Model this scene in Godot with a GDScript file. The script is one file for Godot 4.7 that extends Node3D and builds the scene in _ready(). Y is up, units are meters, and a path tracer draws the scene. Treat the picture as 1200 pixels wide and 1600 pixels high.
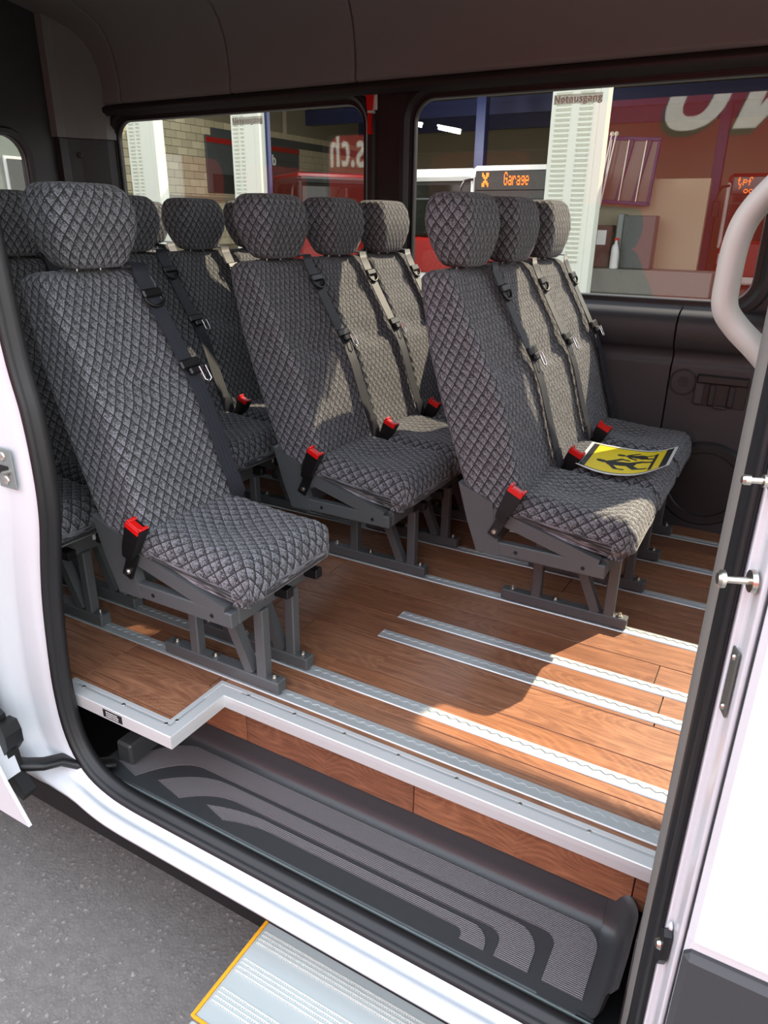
extends Node3D
# A school minibus seen through its open sliding door. x runs towards the front of the bus, y up, z towards the photographer;
# y = 0 is the bus floor, the ground lies 0.65 m lower. The camera stands over x = z = 0.

const GROUND := -0.65
var taken := {}
var M := {}
var rng := RandomNumberGenerator.new()

# ---------------------------------------------------------------- mesh building
class MB:
	var v := PackedVector3Array()
	var n := PackedVector3Array()
	var t := PackedVector2Array()
	var idx := PackedInt32Array()
	var xf := Transform3D.IDENTITY
	func tri(a: Vector3, b: Vector3, c: Vector3, ta := Vector2.ZERO, tb := Vector2.ZERO, tc := Vector2.ZERO) -> void:
		a = xf * a; b = xf * b; c = xf * c
		var nn := (b - a).cross(c - a).normalized()
		var k := v.size()
		v.append(a); v.append(b); v.append(c)
		n.append(nn); n.append(nn); n.append(nn)
		t.append(ta); t.append(tb); t.append(tc)
		idx.append(k); idx.append(k + 2); idx.append(k + 1)
	func quad(a: Vector3, b: Vector3, c: Vector3, d: Vector3, ta := Vector2(0, 1), tb := Vector2(1, 1), tc := Vector2(1, 0), td := Vector2(0, 0)) -> void:
		tri(a, b, c, ta, tb, tc)
		tri(a, c, d, ta, tc, td)
	func box(c: Vector3, s: Vector3, bev := 0.0, bs := Basis.IDENTITY, uvo := Vector2.ZERO, uvs := 1.0) -> void:
		# chamfered box; uv in metres on the two largest directions of each face
		var h := s * 0.5
		var i := h - Vector3.ONE * bev
		var P := func(sx: float, sy: float, sz: float, ax: int) -> Vector3:
			var q := Vector3(sx * i.x, sy * i.y, sz * i.z)
			q[ax] = (h[ax]) * [sx, sy, sz][ax]
			return c + bs * q
		for ax in 3:
			var b1: int = (ax + 1) % 3
			var b2: int = (ax + 2) % 3
			for sg in [-1.0, 1.0]:
				var q := []
				var uvq := []
				for st in [[-1.0, -1.0], [1.0, -1.0], [1.0, 1.0], [-1.0, 1.0]]:
					var e := [0.0, 0.0, 0.0]
					e[ax] = sg; e[b1] = st[0]; e[b2] = st[1]
					q.append(P.call(e[0], e[1], e[2], ax))
					var lp := Vector3(e[0] * h.x, e[1] * h.y, e[2] * h.z)
					var uu := Vector2(lp.x, lp.z) if ax == 1 else (Vector2(lp.x, lp.y) if ax == 2 else Vector2(lp.z, lp.y))
					uvq.append((uu * uvs) + uvo)
				if sg > 0: quad(q[0], q[1], q[2], q[3], uvq[0], uvq[1], uvq[2], uvq[3])
				else: quad(q[3], q[2], q[1], q[0], uvq[3], uvq[2], uvq[1], uvq[0])
		if bev <= 0.0: return
		for ax in 3:
			var b1: int = (ax + 1) % 3
			var b2: int = (ax + 2) % 3
			for s1 in [-1.0, 1.0]:
				for s2 in [-1.0, 1.0]:
					var e0 := [0.0, 0.0, 0.0]; var e1 := [0.0, 0.0, 0.0]
					e0[ax] = -1.0; e0[b1] = s1; e0[b2] = s2
					e1[ax] = 1.0; e1[b1] = s1; e1[b2] = s2
					var a: Vector3 = P.call(e0[0], e0[1], e0[2], b1)
					var b: Vector3 = P.call(e1[0], e1[1], e1[2], b1)
					var d: Vector3 = P.call(e1[0], e1[1], e1[2], b2)
					var f: Vector3 = P.call(e0[0], e0[1], e0[2], b2)
					if s1 * s2 > 0: quad(a, f, d, b, uvo, uvo, uvo, uvo)
					else: quad(a, b, d, f, uvo, uvo, uvo, uvo)
		for sx in [-1.0, 1.0]:
			for sy in [-1.0, 1.0]:
				for sz in [-1.0, 1.0]:
					var a: Vector3 = P.call(sx, sy, sz, 0)
					var b: Vector3 = P.call(sx, sy, sz, 1)
					var d: Vector3 = P.call(sx, sy, sz, 2)
					if sx * sy * sz > 0: tri(a, b, d, uvo, uvo, uvo)
					else: tri(a, d, b, uvo, uvo, uvo)
	# a grid of points, rows of columns; smooth normals; wrap joins first and last column
	func grid(rows: Array, uvs: Array, wrap := false, flip := false) -> void:
		var nr := rows.size()
		var nc: int = rows[0].size()
		var k0 := v.size()
		var nn := PackedVector3Array()
		nn.resize(nr * nc)
		for r in nr - 1:
			for c in nc - 1:
				var a: Vector3 = rows[r][c]
				var b: Vector3 = rows[r][c + 1]
				var d: Vector3 = rows[r + 1][c + 1]
				var e: Vector3 = rows[r + 1][c]
				var q := (d - a).cross(e - b)
				if flip: q = -q
				nn[r * nc + c] += q; nn[r * nc + c + 1] += q
				nn[(r + 1) * nc + c] += q; nn[(r + 1) * nc + c + 1] += q
		for r in nr:
			if wrap:
				var q := nn[r * nc] + nn[r * nc + nc - 1]
				nn[r * nc] = q; nn[r * nc + nc - 1] = q
			for c in nc:
				v.append(xf * (rows[r][c] as Vector3))
				n.append((xf.basis * nn[r * nc + c]).normalized())
				t.append(uvs[r][c] if uvs else Vector2(float(c) / (nc - 1), float(r) / (nr - 1)))
		for r in nr - 1:
			for c in nc - 1:
				var a := k0 + r * nc + c
				var b := a + 1
				var d := a + nc + 1
				var e := a + nc
				if flip:
					idx.append_array(PackedInt32Array([a, b, d, a, d, e]))
				else:
					idx.append_array(PackedInt32Array([a, d, b, a, e, d]))
	func cyl(a: Vector3, b: Vector3, r: float, sides := 12, r2 := -1.0) -> void:
		if r2 < 0: r2 = r
		var ax := (b - a).normalized()
		var u := ax.cross(Vector3.UP if absf(ax.y) < 0.9 else Vector3.RIGHT).normalized()
		var w := ax.cross(u)
		var ra := []; var rb := []
		for k in sides + 1:
			var g := TAU * k / sides
			var d := u * cos(g) + w * sin(g)
			ra.append(a + d * r); rb.append(b + d * r2)
		grid([ra, rb], [], true)
		for k in sides:
			if r2 > 0: tri(b, rb[k], rb[k + 1])
			if r > 0: tri(a, ra[k + 1], ra[k])
	# a closed outline swept along a path; side = the direction of the outline's first axis
	func sweep(path: Array, outline: Array, side: Vector3, smooth := true, caps := true, scale_at := []) -> void:
		var rings := []
		for k in path.size():
			var p: Vector3 = path[k]
			var d: Vector3 = (path[mini(k + 1, path.size() - 1)] - path[maxi(k - 1, 0)]).normalized()
			var s := (side - d * side.dot(d)).normalized()
			var u := s.cross(d).normalized()
			var ring := []
			var sc: float = scale_at[k] if scale_at else 1.0
			for o in outline: ring.append(p + (s * o.x + u * o.y) * sc)
			ring.append(ring[0])
			rings.append(ring)
		if smooth: grid(rings, [], true)
		else:
			for k in rings.size() - 1:
				for j in outline.size():
					quad(rings[k][j], rings[k][j + 1], rings[k + 1][j + 1], rings[k + 1][j])
		if caps:
			var ca := Vector3.ZERO; var cb := Vector3.ZERO
			for j in outline.size():
				ca += rings[0][j] / outline.size(); cb += rings[-1][j] / outline.size()
			for j in outline.size():
				tri(ca, rings[0][j + 1], rings[0][j])
				tri(cb, rings[-1][j], rings[-1][j + 1])
	func tube(path: Array, r: float, sides := 10, side := Vector3(0.13, 0.2, 1)) -> void:
		var o := []
		for k in sides: o.append(Vector2(cos(TAU * k / sides), sin(TAU * k / sides)) * r)
		sweep(path, o, side)
	# extruded outline: x,y of poly in the plane of xf, from z0 to z1
	func prism(poly: PackedVector2Array, z0: float, z1: float, at := Transform3D.IDENTITY) -> void:
		if Geometry2D.is_polygon_clockwise(poly): poly.reverse()
		var ix := Geometry2D.triangulate_polygon(poly)
		for k in range(0, ix.size(), 3):
			var a := poly[ix[k]]; var b := poly[ix[k + 1]]; var c := poly[ix[k + 2]]
			if (b - a).cross(c - a) < 0:
				var s := b; b = c; c = s
			tri(at * Vector3(a.x, a.y, z1), at * Vector3(b.x, b.y, z1), at * Vector3(c.x, c.y, z1), a, b, c)
			tri(at * Vector3(a.x, a.y, z0), at * Vector3(c.x, c.y, z0), at * Vector3(b.x, b.y, z0), a, c, b)
		for k in poly.size():
			var a := poly[k]; var b := poly[(k + 1) % poly.size()]
			quad(at * Vector3(a.x, a.y, z0), at * Vector3(b.x, b.y, z0), at * Vector3(b.x, b.y, z1), at * Vector3(a.x, a.y, z1), a, b, b, a)
	func lathe(profile: Array, sides: int, at := Transform3D.IDENTITY) -> void:
		# profile: Vector2(radius, along z)
		var rings := []
		for p in profile:
			var r := []
			for k in sides + 1: r.append(at * Vector3(p.x * cos(TAU * k / sides), p.x * sin(TAU * k / sides), p.y))
			rings.append(r)
		for k in rings.size() - 1: grid([rings[k], rings[k + 1]], [], true)
	func mesh() -> ArrayMesh:
		var a := []
		a.resize(Mesh.ARRAY_MAX)
		a[Mesh.ARRAY_VERTEX] = v; a[Mesh.ARRAY_NORMAL] = n; a[Mesh.ARRAY_TEX_UV] = t; a[Mesh.ARRAY_INDEX] = idx
		var m := ArrayMesh.new()
		m.add_surface_from_arrays(Mesh.PRIMITIVE_TRIANGLES, a)
		return m

func numbered(called: String) -> String:
	if not taken.has(called):
		taken[called] = 0
		return called
	taken[called] += 1
	return "%s_%03d" % [called, taken[called]]

func put(called: String, mesh: Mesh, m: Material, parent: Node = self) -> MeshInstance3D:
	var o := MeshInstance3D.new()
	o.name = numbered(called) if parent == self else called
	o.mesh = mesh
	o.material_override = m
	parent.add_child(o, true)
	return o

func obj(called: String, b: MB, m: Material, parent: Node = self) -> MeshInstance3D:
	return put(called, b.mesh(), m, parent)

func tag(o: Node, label: String, category: String, group := "") -> Node:
	o.set_meta("label", label); o.set_meta("category", category)
	if group: o.set_meta("group", group)
	return o

func thing(called: String, label: String, category: String, at := Vector3.ZERO, turn := 0.0, group := "") -> Node3D:
	var o := Node3D.new()
	o.name = numbered(called)
	add_child(o)
	o.position = at
	o.rotation.y = turn
	tag(o, label, category, group)
	return o

func struct(called: String, label: String, category: String) -> Node3D:
	var o := thing(called, label, category)
	o.set_meta("kind", "structure")
	return o

func bx(c: Vector3, s: Vector3, bev := 0.0, bs := Basis.IDENTITY) -> MB:
	var b := MB.new()
	b.box(c, s, bev, bs)
	return b

func rod(a: Vector3, b: Vector3, r: float, sides := 12) -> MB:
	var m := MB.new()
	m.cyl(a, b, r, sides)
	return m

# ---------------------------------------------------------------- materials
func mat(c: Color, rough: float, metal := 0.0) -> StandardMaterial3D:
	var m := StandardMaterial3D.new()
	m.albedo_color = c
	m.roughness = rough
	m.metallic = metal
	return m

func tex(img: Image) -> ImageTexture:
	return ImageTexture.create_from_image(img)

func noise_bytes(size: int, freq: float, kind: int, seed_: int, octaves := 3) -> PackedByteArray:
	var f := FastNoiseLite.new()
	f.seed = seed_
	f.frequency = freq
	f.noise_type = kind
	f.fractal_octaves = octaves
	if kind == FastNoiseLite.TYPE_CELLULAR:
		f.cellular_return_type = FastNoiseLite.RETURN_DISTANCE2_SUB
		f.fractal_type = FastNoiseLite.FRACTAL_NONE
	var im := f.get_seamless_image(size, size)
	im.convert(Image.FORMAT_L8)
	return im.get_data()

func bump(m: StandardMaterial3D, img: Image, cm: float, scale: float, world := true) -> void:
	m.heightmap_enabled = true
	m.heightmap_texture = tex(img)
	m.heightmap_scale = cm
	if world:
		m.uv1_triplanar = true
		m.uv1_world_triplanar = true
		m.uv1_scale = Vector3.ONE * scale

func l8(size: int, bytes: PackedByteArray) -> Image:
	return Image.create_from_data(size, size, false, Image.FORMAT_L8, bytes)

func make_materials() -> void:
	var S := 512
	# quilted velour: black and grey speckled cells with dark stitched lines; 4 x 4 repeats of the cell lattice on one tile
	var white := noise_bytes(S, 0.35, FastNoiseLite.TYPE_VALUE, 3, 2)
	var soft := noise_bytes(S, 0.03, FastNoiseLite.TYPE_SIMPLEX_SMOOTH, 4, 3)
	var fab := PackedByteArray()
	fab.resize(S * S * 3)
	for y in S:
		for x in S:
			var u := 4.0 * x / S
			var w := 4.0 * y / S
			var p := u + w
			var q := u - w
			var fp := p - floorf(p)
			var fq := q - floorf(q)
			var edge := minf(minf(fp, 1.0 - fp), minf(fq, 1.0 - fq))
			var k := y * S + x
			var speck := white[k] / 255.0
			var s := soft[k] / 255.0
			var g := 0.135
			var lim := 0.50 + 0.26 * (fp - fq) + (s - 0.5) * 0.5   # velour specks; denser towards one tip of every cell, light from above painted in
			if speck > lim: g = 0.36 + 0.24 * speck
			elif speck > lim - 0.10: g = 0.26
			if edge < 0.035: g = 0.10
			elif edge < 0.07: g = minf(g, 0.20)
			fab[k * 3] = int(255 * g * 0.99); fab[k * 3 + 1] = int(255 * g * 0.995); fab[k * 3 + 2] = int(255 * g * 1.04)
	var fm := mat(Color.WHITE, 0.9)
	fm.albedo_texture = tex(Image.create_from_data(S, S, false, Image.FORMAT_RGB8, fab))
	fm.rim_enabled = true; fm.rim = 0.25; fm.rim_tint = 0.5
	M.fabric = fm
	# belts
	M.belt = mat(Color(0.16, 0.17, 0.20), 0.5)
	var web := Image.create(64, 64, false, Image.FORMAT_L8)
	for y in 64:
		for x in 64:
			var st := 0.5 + 0.5 * cos(TAU * x / 16.0)
			web.set_pixel(x, y, Color.from_hsv(0, 0, 0.4 * st + 0.3 * float((x + y) % 4 < 2)))
	M.belt.heightmap_enabled = true
	M.belt.heightmap_texture = tex(web)
	M.belt.heightmap_scale = 0.06
	M.belt.uv1_scale = Vector3(1, 40, 1)
	M.black_plastic = mat(Color(0.055, 0.055, 0.06), 0.42)
	M.tan_metal = mat(Color(0.75, 0.76, 0.77), 0.3, 1.0)
	M.red_plastic = mat(Color(0.80, 0.06, 0.05), 0.35)
	M.steel_paint = mat(Color(0.30, 0.31, 0.315), 0.42)
	var sn := noise_bytes(256, 0.12, FastNoiseLite.TYPE_SIMPLEX, 9, 2)
	bump(M.steel_paint, l8(256, sn), 0.03, 4.0)
	M.zinc = mat(Color(0.80, 0.79, 0.75), 0.28, 1.0)
	M.chrome = mat(Color(0.86, 0.86, 0.87), 0.15, 1.0)
	M.alu = mat(Color(0.84, 0.845, 0.84), 0.42, 0.4)
	M.alu_light = mat(Color(0.74, 0.76, 0.76), 0.45, 0.5)
	M.paint = mat(Color(0.83, 0.835, 0.85), 0.3)
	M.paint.clearcoat_enabled = true; M.paint.clearcoat = 0.6; M.paint.clearcoat_roughness = 0.08
	M.rubber = mat(Color(0.10, 0.10, 0.105), 0.5)
	M.rubber_dusty = mat(Color(0.44, 0.44, 0.42), 0.6)
	M.black = mat(Color(0.02, 0.02, 0.022), 0.6)
	var grain := noise_bytes(256, 0.18, FastNoiseLite.TYPE_SIMPLEX, 21, 2)
	M.trim = mat(Color(0.205, 0.195, 0.205), 0.55)
	bump(M.trim, l8(256, grain), 0.02, 6.0)
	M.trim_dark = mat(Color(0.13, 0.125, 0.13), 0.5)
	bump(M.trim_dark, l8(256, grain), 0.02, 6.0)
	M.headliner = mat(Color(0.49, 0.49, 0.49), 0.85)
	bump(M.headliner, l8(256, grain), 0.03, 5.0)
	M.handle = mat(Color(0.62, 0.61, 0.58), 0.5)
	# wood: long grain along u, 2 m x 1 m of board on one tile
	var warp := noise_bytes(S, 0.010, FastNoiseLite.TYPE_SIMPLEX_SMOOTH, 31, 2)
	var fine := noise_bytes(S, 0.11, FastNoiseLite.TYPE_SIMPLEX, 32, 3)
	var wood := PackedByteArray()
	var WH := 1024
	wood.resize(S * WH * 3)
	var tones := [Color(0.37, 0.235, 0.17), Color(0.56, 0.385, 0.285), Color(0.69, 0.50, 0.375)]
	for y in WH:
		for x in S:
			var wv := warp[((y >> 1) % S) * S + int(x * 0.5)] / 255.0
			var rings := 0.5 + 0.5 * sin(TAU * (y / 1024.0 * 18.0 + wv * 13.0))
			var f1 := fine[((y * 2) % S) * S + int(x * 0.09)] / 255.0
			var f2 := fine[((y * 5 + 90) % S) * S + int(x * 0.22)] / 255.0
			var f3 := fine[((y >> 2) + 33) * S + int(x * 0.12) + 200] / 255.0
			var g := clampf(0.20 * rings * rings + 0.40 * f1 + 0.30 * f2 + 0.34 * f3 - 0.12, 0.0, 1.0)
			var c: Color = tones[0].lerp(tones[1], g * 2.0) if g < 0.5 else tones[1].lerp(tones[2], g * 2.0 - 1.0)
			var k := (y * S + x) * 3
			wood[k] = int(255 * c.r); wood[k + 1] = int(255 * c.g); wood[k + 2] = int(255 * c.b)
	var wt := tex(Image.create_from_data(S, WH, false, Image.FORMAT_RGB8, wood))
	M.wood = []
	for c in [Color(1, 1, 1), Color(0.90, 0.87, 0.86), Color(1.0, 0.97, 0.93), Color(0.95, 0.94, 0.94)]:
		var w := mat(c, 0.36)
		w.albedo_texture = wt
		M.wood.append(w)
	# asphalt
	var st1 := noise_bytes(S, 0.055, FastNoiseLite.TYPE_CELLULAR, 41)
	var st2 := noise_bytes(S, 0.11, FastNoiseLite.TYPE_CELLULAR, 42)
	var st3 := noise_bytes(S, 0.4, FastNoiseLite.TYPE_SIMPLEX, 43, 2)
	var big := noise_bytes(S, 0.02, FastNoiseLite.TYPE_SIMPLEX_SMOOTH, 44, 3)
	var asp := PackedByteArray()
	asp.resize(S * S * 3)
	var ah := PackedByteArray()
	ah.resize(S * S)
	for k in S * S:
		var a := st1[k] / 255.0
		var b := st2[k] / 255.0
		var g := 0.37 + 0.12 * (st3[k] / 255.0) + 0.05 * (b - 0.4) + 0.05 * (big[k] / 255.0 - 0.5)
		var warm := 0.0
		if a > 0.60 and st3[k] > 120:
			g += 0.14 + 0.22 * (a - 0.6)
			warm = 0.02
		ah[k] = int(clampf(110 + 100 * a + 60 * (b - 0.5), 0, 255))
		asp[k * 3] = int(255 * clampf(g * 1.02 + warm, 0, 1)); asp[k * 3 + 1] = int(255 * clampf(g * 0.985 + warm * 0.5, 0, 1)); asp[k * 3 + 2] = int(255 * clampf(g * 0.95, 0, 1))
	M.asphalt = mat(Color.WHITE, 0.92)
	M.asphalt.albedo_texture = tex(Image.create_from_data(S, S, false, Image.FORMAT_RGB8, asp))
	bump(M.asphalt, l8(S, ah), 0.35, 1.9)
	# step plastic and its ribbed pads
	M.step = mat(Color(0.20, 0.205, 0.21), 0.42)
	bump(M.step, l8(256, grain), 0.02, 6.0)
	var ribs := Image.create(64, 64, false, Image.FORMAT_L8)
	for y in 64:
		for x in 64:
			ribs.set_pixel(x, y, Color.from_hsv(0, 0, 0.5 + 0.5 * cos(TAU * y / 16.0)))
	M.step_pad = mat(Color(0.40, 0.38, 0.385), 0.45)
	bump(M.step_pad, ribs, 0.12, 64.0)
	M.yellow = mat(Color(0.90, 0.62, 0.10), 0.45)
	# glass: slightly green, reflects what stands on the door side
	M.glass = mat(Color(0.26, 0.29, 0.20, 0.56), 0.02)
	M.glass.transparency = BaseMaterial3D.TRANSPARENCY_ALPHA
	M.glass.metallic_specular = 0.9
	M.clear_glass = mat(Color(0.6, 0.7, 0.6, 0.10), 0.02)
	M.clear_glass.transparency = BaseMaterial3D.TRANSPARENCY_ALPHA
	M.dark_glass = mat(Color(0.03, 0.04, 0.04), 0.06)
	M.red_body = mat(Color(0.54, 0.055, 0.05), 0.32)
	M.white_body = mat(Color(0.86, 0.86, 0.84), 0.3)
	M.grey_body = mat(Color(0.22, 0.24, 0.24), 0.5)
	M.block = []
	for c in [Color(0.66, 0.62, 0.50), Color(0.70, 0.66, 0.54), Color(0.62, 0.585, 0.47)]:
		M.block.append(mat(c, 0.95))
	M.mortar = mat(Color(0.45, 0.42, 0.34), 0.95)
	M.concrete = mat(Color(0.50, 0.49, 0.46), 0.85)
	var cn := noise_bytes(256, 0.03, FastNoiseLite.TYPE_SIMPLEX, 51, 4)
	bump(M.concrete, l8(256, cn), 0.2, 0.7)
	M.louver = mat(Color(0.88, 0.89, 0.82), 0.5)
	M.beige = mat(Color(0.66, 0.62, 0.52), 0.9)
	M.blue_steel = mat(Color(0.07, 0.14, 0.34), 0.45)
	M.rust_red = mat(Color(0.36, 0.16, 0.15), 0.6)
	M.galv = mat(Color(0.52, 0.55, 0.54), 0.45, 0.3)
	M.letter_white = mat(Color(0.90, 0.90, 0.89), 0.5)
	M.sticker = mat(Color(0.85, 0.85, 0.83), 0.6)

# ---------------------------------------------------------------- quilted covers
const QA := 0.0285   # width and height of one stitched diamond
const QB := 0.036
func pillow(u: float, w: float) -> float:
	var p := u + w
	var q := u - w
	var a := 2.0 * (p - floorf(p)) - 1.0
	var b := 2.0 * (q - floorf(q)) - 1.0
	return sqrt(maxf(0.0, (1.0 - a * a) * (1.0 - b * b)))

func section_points(cx: float, hx: float, hz: float, r: float, ns: int) -> Array:
	# a rounded rectangle round (cx, 0) in x and z, starting behind and running over +z; even steps
	r = minf(r, minf(hx, hz) - 0.0005)
	var ix := hx - r
	var iz := hz - r
	var arc := PI * r * 0.5
	var seg := [iz, arc, 2 * ix, arc, 2 * iz, arc, 2 * ix, arc, iz]
	var total := 0.0
	for s in seg: total += s
	var out := []
	for k in ns + 1:
		var d := total * (k % ns) / ns
		var j := 0
		while j < 8 and d > seg[j]:
			d -= seg[j]
			j += 1
		var f: float = d / maxf(seg[j], 1e-6)
		var p := Vector2.ZERO
		match j:
			0: p = Vector2(-hx, d)
			1: p = Vector2(-ix - r * cos(f * PI / 2), iz + r * sin(f * PI / 2))
			2: p = Vector2(-ix + d, hz)
			3: p = Vector2(ix + r * sin(f * PI / 2), iz + r * cos(f * PI / 2))
			4: p = Vector2(hx, iz - d)
			5: p = Vector2(ix + r * cos(f * PI / 2), -iz - r * sin(f * PI / 2))
			6: p = Vector2(ix - d, -hz)
			7: p = Vector2(-ix - r * sin(f * PI / 2), -iz - r * cos(f * PI / 2))
			8: p = Vector2(-hx, -iz + d)
		out.append(Vector2(cx + p.x, p.y))
	return out

func along(keys: Array, y: float) -> float:
	if y <= keys[0][0]: return keys[0][1]
	for k in keys.size() - 1:
		if y <= keys[k + 1][0]:
			var f: float = (y - keys[k][0]) / (keys[k + 1][0] - keys[k][0])
			return lerpf(keys[k][1], keys[k + 1][1], f)
	return keys[-1][1]

# rows: [y, centre x, half x, half z, corner radius]
func quilt_loft(secs: Array, ns: int, around: int, amp: float, dent: Callable) -> ArrayMesh:
	var base := []
	var vv := [0.0]
	for k in secs.size():
		var s: Array = secs[k]
		var row := []
		for p in section_points(s[1], s[2], s[3], s[4], ns):
			row.append(dent.call(Vector3(p.x, s[0], p.y), s))
		base.append(row)
		if k: vv.append(vv[-1] + maxf(Vector2(s[0] - secs[k - 1][0], s[1] - secs[k - 1][1]).length(), absf(s[3] - secs[k - 1][3])))
	var helper := MB.new()
	helper.grid(base, [], true, true)
	var rows := []
	var uvs := []
	for k in secs.size():
		var row := []
		var uvr := []
		for j in ns + 1:
			var u: float = float(around) * j / ns
			var w: float = vv[k] / QB
			var e: float = amp * pillow(u, w)
			row.append(base[k][j] + helper.n[k * (ns + 1) + j] * e)
			uvr.append(Vector2(u, w) / 4.0)
		rows.append(row)
		uvs.append(uvr)
	var b := MB.new()
	b.grid(rows, uvs, true, true)
	return b.mesh()

const FRONT := [[0.30, -0.272], [0.36, -0.278], [0.41, -0.288], [0.526, -0.326], [0.652, -0.362], [0.743, -0.412], [0.846, -0.470], [0.93, -0.512]]
const BACK := [[0.30, -0.42], [0.335, -0.432], [0.50, -0.495], [0.61, -0.534], [0.73, -0.572], [0.89, -0.604], [0.95, -0.61]]
const SEATW := 0.161

func make_backrest() -> ArrayMesh:
	var secs := []
	var y := 0.318
	# bottom closing in
	for f in [0.15, 0.6, 0.9]:
		var hx: float = (along(FRONT, y) - along(BACK, y)) / 2
		secs.append([y + 0.006 * f, (along(FRONT, y) + along(BACK, y)) / 2, hx * f, SEATW * f, 0.03 * f])
	y = 0.33
	while y < 0.90:
		secs.append([y, (along(FRONT, y) + along(BACK, y)) / 2, (along(FRONT, y) - along(BACK, y)) / 2, SEATW, 0.028])
		y += 0.0062
	var top := 0.905
	for k in range(1, 8):
		var g := PI / 2 * k / 7.0
		var yy := top + 0.03 * sin(g)
		var inset := 0.035 * (1.0 - cos(g))
		secs.append([yy, (along(FRONT, yy) + along(BACK, yy)) / 2, (along(FRONT, yy) - along(BACK, yy)) / 2 - inset * 0.9, SEATW - inset, 0.028])
	var l: Array = secs[-1]
	for f in [0.8, 0.55, 0.3, 0.05]:
		secs.append([l[0] + 0.004 * (1.0 - f), l[1], l[2] * f, l[3] * f, 0.02 * f])
	var dent := func(p: Vector3, s: Array) -> Vector3:
		var fr := clampf((p.x - s[1]) / maxf(s[2], 0.001), 0.0, 1.0)
		if fr > 0.5:
			var c := 1.0 - pow(p.z / s[3], 2)
			var pinch := exp(-pow((p.y - (0.685 + 0.25 * absf(p.z))) / 0.03, 2)) * 0.012
			p.x -= (fr - 0.5) * 2.0 * (0.010 * c + pinch * c)
			p.x += (fr - 0.5) * 2.0 * 0.010 * exp(-pow((p.y - 0.56) / 0.07, 2)) * c
		return p
	return quilt_loft(secs, 210, 34, 0.0040, dent)

func make_headrest() -> ArrayMesh:
	var secs := []
	var n := 34
	for k in n + 1:
		var f := float(k) / n
		var g := PI * f
		var yy := 0.938 + 0.182 * (0.5 - 0.5 * cos(g)) 
		var round_ := pow(sin(g), 0.30) if k > 0 and k < n else 0.04
		var t := (yy - 0.938) / 0.182
		var hz := lerpf(0.106, 0.122, smoothstep(0.0, 0.7, t)) * round_
		var hx := lerpf(0.052, 0.068, smoothstep(0.0, 0.6, t)) * round_
		var cx := lerpf(-0.545, -0.562, t) 
		secs.append([yy, cx, maxf(hx, 0.004), maxf(hz, 0.004), 0.036 * round_ + 0.002])
	var dent := func(p: Vector3, _s: Array) -> Vector3: return p
	return quilt_loft(secs, 138, 23, 0.0036, dent)

func make_cushion() -> ArrayMesh:
	# a quilted cover draped over a block of foam, 0.345 m wide
	var hx := 0.172
	var hz := 0.163
	var r := 0.050
	var reach := 0.112 + 0.050 * PI / 2 + 0.034
	var n := 104
	var fold := func(a: float, h: float) -> Vector2:
		var s := signf(a)
		var d := absf(a)
		var flat := h - r
		if d <= flat: return Vector2(a, 0.0)
		if d <= flat + r * PI / 2:
			var g := (d - flat) / r
			return Vector2(s * (flat + r * sin(g)), r * (1.0 - cos(g)))
		return Vector2(s * h, r + (d - flat - r * PI / 2))
	var base := []
	for i in n + 1:
		var row := []
		for j in n + 1:
			var a := lerpf(-reach, reach, float(i) / n)
			var c := lerpf(-reach, reach, float(j) / n)
			var fa: Vector2 = fold.call(a, hx)
			var fc: Vector2 = fold.call(c, hz)
			var x := fa.x
			var z := fc.x
			# round the corners seen from above
			var cx := maxf(absf(x) - (hx - 0.05), 0.0)
			var cz := maxf(absf(z) - (hz - 0.05), 0.0)
			var dd := Vector2(cx, cz).length()
			if dd > 0.05:
				var sh := 0.05 / dd
				x = signf(x) * (hx - 0.05 + cx * sh)
				z = signf(z) * (hz - 0.05 + cz * sh)
			var xx := x - 0.163
			var bottom := lerpf(0.318, 0.262, (x + hx) / (2 * hx))
			var top := 0.384 + 0.010 * sin(clampf((x + hx) / (2 * hx), 0, 1) * PI * 1.0 + 2.2)
			top -= 0.014 * exp(-pow((x + 0.02) / 0.07, 2)) * exp(-pow(z / 0.07, 2))
			var drop := minf(maxf(fa.y, fc.y) + 0.3 * minf(fa.y, fc.y), 0.084)
			var y := top - drop / 0.084 * (top - bottom)
			var tuck := smoothstep(0.062, 0.084, drop) * 0.012
			row.append(Vector3(xx - signf(x) * tuck * clampf(absf(x) / hx, 0, 1), y, z - signf(z) * tuck * clampf(absf(z) / hz, 0, 1)))
		base.append(row)
	var helper := MB.new()
	helper.grid(base, [])
	var rows := []
	var uvs := []
	for i in n + 1:
		var row := []
		var uvr := []
		for j in n + 1:
			var u := lerpf(-reach, reach, float(j) / n) / QA
			var w := lerpf(-reach, reach, float(i) / n) / QB
			var nn := helper.n[i * (n + 1) + j]
			row.append(base[i][j] + nn * 0.0042 * pillow(u, w) * signf(nn.y + 0.35))
			uvr.append(Vector2(u, w) / 4.0)
		rows.append(row)
		uvs.append(uvr)
	var b := MB.new()
	b.grid(rows, uvs)
	return b.mesh()

# ---------------------------------------------------------------- a seat
var seat0: Node3D
var seat_meshes := {}
func belt_path() -> Array:
	var out := []
	for y in [0.945, 0.925, 0.90, 0.86, 0.80, 0.74, 0.68, 0.62, 0.56, 0.50, 0.44, 0.395]:
		out.append(Vector3(along(FRONT, y) + 0.012, y, lerpf(-0.138, -0.098, (y - 0.395) / 0.55)))
	out.push_front(Vector3(-0.575, 0.947, -0.095))
	return out

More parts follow.
